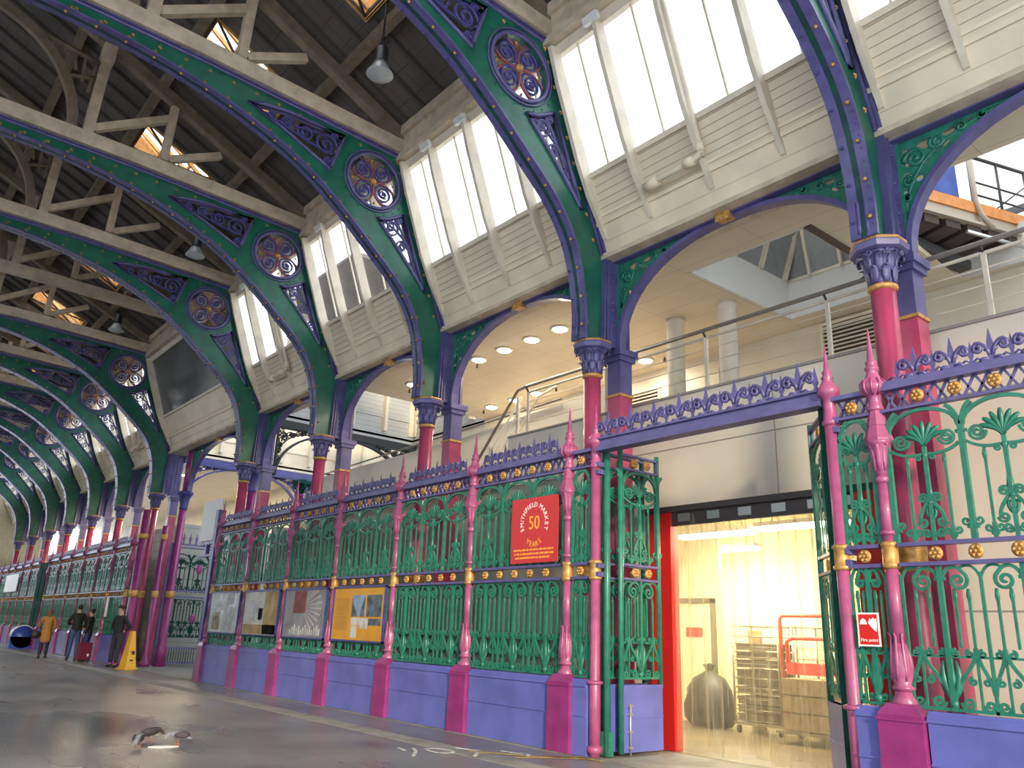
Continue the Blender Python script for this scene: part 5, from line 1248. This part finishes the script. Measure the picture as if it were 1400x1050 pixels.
# green doorway in the far railings with blue cover
t = thing('green_door', 'tall dark green door in the distant railings', 'door', (-43.6, 0, 0))
q = MB(); q.box(-1.0, 1.0, -.06, .06, 0, 3.8); q.box(-.85, -.1, -.08, .08, .3, 1.9); q.box(.1, .85, -.08, .08, .3, 1.9); q.box(-.85, -.1, -.08, .08, 2.1, 3.6); q.box(.1, .85, -.08, .08, 2.1, 3.6); q.build('leaf', DGREEN, t)
t = thing('blue_drum', 'blue rounded cover standing on the ground in front of the green door', 'cover', (-43.3, -.45, 0))
q = MB(); q.tube([(-.35, 0, .5), (.35, 0, .5)], .48, 20); q.box(-.35, .35, -.48, .48, 0, .5); q.build('body', mat('blue plastic', (.03, .07, .35), .35), t); q = MB(); q.tube([(.36, .49*math.cos(a), .5+.49*math.sin(a)) for a in [PI*k/12 for k in range(13)]], .03, 5); q.build('rim', WHITE, t)

# ---------------------------------------------------------------- people
def skin_layer(me):
    import bmesh
    b = bmesh.new(); b.from_mesh(me); b.verts.layers.skin.verify(); b.to_mesh(me); b.free()
SKINM = mat('skin', (.50, .29, .21), .55)
class Chain:
    def __init__(s): s.v = []; s.e = []; s.r = []
    def p(s, co_, r, par=None):
        s.v.append(tuple(co_)); s.r.append(r); i = len(s.v)-1
        if par is not None: s.e.append((par, i))
        return i
def make_skin(ch, name, m, parent, sub=1, label=None):
    me = bpy.data.meshes.new(name); me.from_pydata(ch.v, ch.e, []); skin_layer(me)
    o = bpy.data.objects.new(name, me); COL.objects.link(o)
    md = o.modifiers.new('s', 'SKIN'); md.use_smooth_shade = True
    for i, r in enumerate(ch.r):
        d = me.skin_vertices[0].data[i]; d.radius = r if isinstance(r, tuple) else (r, r); d.use_root = (i == 0)
    s2 = o.modifiers.new('b', 'SUBSURF'); s2.levels = sub; s2.render_levels = sub
    dg = bpy.context.evaluated_depsgraph_get(); m2 = bpy.data.meshes.new_from_object(o.evaluated_get(dg), depsgraph=dg)
    bpy.data.objects.remove(o); m2.materials.clear(); m2.materials.append(m); m2.name = name
    m2.polygons.foreach_set('use_smooth', [True]*len(m2.polygons))
    o = bpy.data.objects.new(name, m2); COL.objects.link(o); o.parent = parent
    if label: o['label'] = label
    return o
def person(label, loc, rz_, h, arms, legs, top, trousers, hairc, hair, coat=0, lean=0, shoes=None, headturn=0, group=None):
    """front is local -y. arms: [(elbow, wrist)] left/right; legs: [(knee, ankle)]"""
    k = h/1.75; t = thing('person', label, 'person', loc, rz_); t.scale = (k, k, k)
    c = Chain(); L_ = lean
    pel = c.p((0, 0, .95), (.11, .085)); ab = c.p((0, .01, 1.10), (.12, .09), pel); che = c.p((0, .01, 1.30), (.15, .105), ab); sh = c.p((0, .015, 1.42), (.10, .075), che)
    nk = c.p((0, .01, 1.50), .052, sh); hd0 = c.p((0, -.01, 1.57), (.068, .078), nk); hd1 = c.p((0, -.012, 1.64), (.075, .092), hd0); c.p((0, -.0, 1.71), (.062, .078), hd1)
    c.p((0, -.112, 1.625), .010, hd1)
    wr = []
    for s_, (el, wr_) in zip((-1, 1), arms):
        a = c.p((s_*.15, .015, 1.42), .052, sh); a2 = c.p((s_*.19, .015, 1.37), .05, a); b_ = c.p(el, .04, a2); w_ = c.p(wr_, .027, b_)
        d = (Vector(wr_)-Vector(el)).normalized(); side = d.cross(Vector((0, 1, 0))); side = side.normalized() if side.length > .1 else Vector((1, 0, 0))
        pm = Vector(wr_)+d*.06; pi_ = c.p(pm, (.032, .016), w_)
        for f_ in range(4):
            q0 = pm+side*(.024-.016*f_)+d*.035; q1 = q0+d*(.035-.004*abs(f_-1))+Vector((0, -.012, 0)); q2 = q1+d*.022+Vector((0, -.014, 0))
            i0 = c.p(q0, .009, pi_); i1 = c.p(q1, .0085, i0); c.p(q2, .007, i1)
        i0 = c.p(Vector(wr_)+d*.03-side*.035+Vector((0, -.015, 0)), .010, w_); c.p(Vector(wr_)+d*.07-side*.045+Vector((0, -.03, 0)), .009, i0)
    for s_, (kn, an) in zip((-1, 1), legs):
        hp = c.p((s_*.085, 0, .90), .085, pel); kk = c.p(kn, .055, hp); cf = c.p(Vector(kn)*.65+Vector(an)*.35+Vector((0, .015, 0)), .052, kk); aa = c.p(an, .036, cf)
        c.p((an[0], an[1]-.13, .035), (.035, .025), aa)
    make_skin(c, 'body', SKINM, t)
    # face
    q = MB()
    for s_ in (-1, 1): q.ball((s_*.03, -.098, 1.645), .010, 6)
    q.build('eyes', BLACK, t); q = MB(); q.tube([(-.024, -.099, 1.578), (0, -.104, 1.576), (.024, -.099, 1.578)], .005, 4); q.build('mouth', mat('lips', (.4, .15, .12), .5), t)
    q = MB()
    for s_ in (-1, 1): q.ball((s_*.08, .0, 1.63), .022, 7, (.4, 1, 1.4))
    q.build('ears', SKINM, t)
    # trousers
    c = Chain(); pt_ = c.p((0, 0, 1.08), (.12, .10)); p0 = c.p((0, 0, .98), (.145, .115), pt_); 
    for s_, (kn, an) in zip((-1, 1), legs):
        hp = c.p((s_*.085, 0, .88), .10, p0); kk = c.p(kn, .072, hp); c.p((an[0], an[1], an[2]+.02), .066, kk)
    make_skin(c, 'trousers', trousers, t)
    # top / coat
    c = Chain(); zb = .86-coat
    if coat > .2:
        pz = c.p((0, 0, zb), (.22, .19)); pb = c.p((0, 0, .75), (.21, .18), pz); p0 = c.p((0, 0, .95), (.195, .165), pb)
    else: p0 = c.p((0, 0, .86-coat), (.185, .155))
    ab = c.p((0, .01, 1.10), (.155, .12), p0); che = c.p((0, .01, 1.31), (.175, .13), ab); sh = c.p((0, .015, 1.42), (.125, .095), che); c.p((0, .01, 1.49), (.07, .068), sh)
    for s_, (el, wr_) in zip((-1, 1), arms):
        a = c.p((s_*.15, .015, 1.415), .075, sh); a2 = c.p((s_*.195, .015, 1.36), .072, a); b_ = c.p(el, .06, a2); c.p(Vector(wr_)*.97+Vector(el)*.03, .047, b_)
    make_skin(c, 'coat' if coat else 'jacket', top, t)
    # hair
    q = MB(); q.ball((0, .012, 1.665), .098, 14, (.86, 1.0, .88))
    if hair == 'long': 
        q.ball((0, .045, 1.60), .088, 12, (1.0, .75, 1.3)); q.ball((0, .055, 1.50), .08, 12, (1.05, .6, 1.0))
    if hair == 'bun': q.ball((0, .09, 1.70), .045, 10)
    o = q.build('hair', hairc, t)
    # shoes
    q = MB()
    for kn, an in legs: q.ball((an[0], an[1]-.045, .045), .052, 10, (.85, 2.5, .85)); q.ball((an[0], an[1]+.01, .075), .05, 10, (.95, 1.1, 1.2))
    q.build('shoes', shoes or BLACK, t)
    return t
STAND = [((-.10, -.01, .50), (-.11, .0, .08)), ((.10, -.02, .50), (.12, -.03, .08))]
WALK = [((-.10, -.09, .51), (-.10, -.10, .08)), ((.10, .0, .50), (.11, .16, .09))]
BLK = mat('black coat cloth', (.012, .012, .014), .75); TAN = mat('mustard tan coat cloth', (.42, .19, .05), .8, var=.1); JEAN = mat('blue denim', (.03, .06, .17), .75, var=.2, scale=20)
DKT = mat('dark trousers cloth', (.02, .022, .035), .8); HBR = mat('light brown hair', (.16, .08, .04), .6); HDK = mat('dark hair', (.02, .013, .01), .5)
rz_for = lambda ang: math.radians(ang)
# facing -x means the local -y axis points to -x : rotate -90 degrees
p1 = person('woman in a mustard tan knee length coat walking away, seen from behind', (-33.3, -1.35, .0), rz_for(-100), 1.68, [((-.25, .0, 1.14), (-.22, -.10, .95)), ((.27, .03, 1.15), (.20, -.14, 1.05))], WALK, TAN, DKT, HBR, 'long', coat=.36)
p1['label'] = 'person in a mustard tan knee length coat walking away, seen from behind'
q = MB(); q.ball((0, 0, 0), .16, 12, (.5, 1, .9)); q.tube([(0, -.12, .1), (.02, -.05, .5), (.02, .05, .5), (0, .12, .1)], .01, 5)
o = tag(q.build('shoulder_bag', mat('dark leather', (.03, .015, .012), .5)), 'dark shoulder bag hanging at the side of the person in the tan coat', 'bag'); o.location = (-33.2, -1.68, .80)
person('tall person in a black jacket and blue jeans standing with back to the camera', (-31.95, -.70, .0), rz_for(-95), 1.84, [((-.27, -.02, 1.14), (-.20, -.20, 1.02)), ((.27, -.05, 1.16), (.16, -.24, 1.12))], STAND, BLK, JEAN, HDK, 'short', coat=.02)
person('person with dark tied hair in a black jacket, face turned towards the tall one', (-31.7, -.36, .0), rz_for(-30), 1.72, [((-.26, -.06, 1.14), (-.20, -.24, 1.08)), ((.25, .02, 1.14), (.24, -.05, .90))], STAND, BLK, JEAN, HDK, 'bun', coat=.12, shoes=mat('brown boots', (.2, .09, .06), .6))
person('person in a black jacket and dark beret, hands in pockets, standing beside the yellow cone', (-27.75, -.42, .0), rz_for(35), 1.80, [((-.32, .10, 1.13), (-.17, .07, 1.03)), ((.32, .10, 1.13), (.17, .07, 1.03))], STAND, BLK, DKT, HDK, 'short')
q = MB(); q.ball((0, 0, 0), .115, 12, (1, 1.05, .5)); o = tag(q.build('beret', mat('dark maroon felt', (.05, .012, .015), .8)), 'dark maroon beret on the head of the person beside the yellow cone', 'hat'); o.location = (-27.75, -.42, 1.775)
t = thing('suitcase', 'maroon upright suitcase on wheels between the people', 'suitcase', (-31.15, -.52, 0), .2)
SCM = mat('maroon suitcase fabric', (.13, .008, .03), .5)
q = MB(); q.box(-.12, .12, -.2, .2, .07, .62); q.box(-.14, -.12, -.16, .16, .12, .5); q.box(.12, .145, -.16, .16, .12, .42); q.build('case', SCM, t)
q = MB(); q.tube([(-.1, -.1, .6), (-.1, -.1, .95), (-.1, .1, .95), (-.1, .1, .6)], .012, 6); q.tube([(0, -.06, .62), (0, -.05, .66), (0, .05, .66), (0, .06, .62)], .012, 6); q.build('handle', BLACK, t)
for sy in (-.15, .15): q = MB(); q.tube([(.08, sy-.02, .035), (.08, sy+.02, .035)], .035, 10); q.box(-.1, .1, sy-.015, sy+.015, .03, .075); q.build('wheel', BLACK, t)
q = MB(); q.box(.145, .15, .05, .11, .18, .26); q.build('tag', WHITE, t)
t = thing('caution_cone', 'tall yellow four sided caution cone on the floor by the magenta standards', 'cone', (-26.55, -.32, 0), .3)
YC_ = mat('yellow cone plastic', (.80, .42, .015), .4)
q = MB(); V = [(-.17, -.17, .05), (.17, -.17, .05), (.17, .17, .05), (-.17, .17, .05), (-.055, -.055, 1.08), (.055, -.055, 1.08), (.055, .055, 1.08), (-.055, .055, 1.08)]
q.add(V, [(0, 1, 5, 4), (1, 2, 6, 5), (2, 3, 7, 6), (3, 0, 4, 7), (4, 5, 6, 7)]); q.box(-.21, .21, -.21, .21, 0, .05); q.build('body', YC_, t)
q = MB()
for u, v0, v1 in ((-.05, .5, .52), (.0, .42, .52), (-.05, .3, .32)): q.box(.12, .135, u, u+.08, v0, v1)
q.box(.14, .155, -.05, .05, .24, .28); q.build('warning_marks', BLACK, t)
# pigeons
PG1 = mat('grey pigeon feathers', (.20, .21, .24), .7, var=.4, scale=30); PG2 = mat('dark pigeon feathers', (.05, .04, .05), .7, var=.3, scale=30); PGF = mat('pink pigeon foot', (.45, .16, .12), .6)
def pigeon(label, loc, rz_, m, down=True):
    t = thing('pigeon', label, 'bird', loc, rz_, group=None)
    c = Chain(); b0 = c.p((0, 0, .10), (.05, .052)); b1 = c.p((.07, 0, .115), (.04, .04), b0); n = c.p((.11, 0, .125 if down else .15), .024, b1); hd = c.p((.145, 0, .085 if down else .20), .020, n); c.p((.172, 0, .065 if down else .2), .007, hd)
    b2 = c.p((-.07, 0, .085), (.038, .03), b0); c.p((-.16, 0, .06), (.03, .009), b2)
    make_skin(c, 'body', m, t)
    q = MB()
    for s_ in (-1, 1): q.ball((-.03, s_*.042, .108), .075, 10, (1.15, .2, .5))
    q.build('wings', PG2, t)
    for s_ in (-1, 1):
        q = MB(); q.tube([(0, s_*.025, .06), (.005, s_*.025, .008)], .005, 5); q.tube([(-.02, s_*.025, .006), (.04, s_*.025, .006)], .004, 4); q.tube([(0, s_*.025, .006), (.03, s_*.045, .006)], .004, 4); q.build('leg', PGF, t)
    return t
pigeon('grey pigeon with pink feet pecking at the left of the wet patch', (-10.45, -4.47, .0), 2.6, PG1)
pigeon('dark pigeon facing away in the middle of the three', (-11.0, -4.17, .0), 1.7, PG2)
pigeon('grey pigeon pecking at the right of the three', (-10.55, -3.98, .0), -2.0, PG1)
q = MB(); q.prism([(-.16, -.05), (-.05, -.08), (.1, -.05), (.17, .01), (.05, .07), (-.1, .05)], .001, .012, xyz)
o = tag(q.build('paper_scrap', mat('wet white paper', (.75, .74, .70), .4)), 'scrap of white paper on the floor between the pigeons', 'litter'); o.location = (-10.4, -4.2, 0); o.rotation_euler = (0, 0, 1.2)
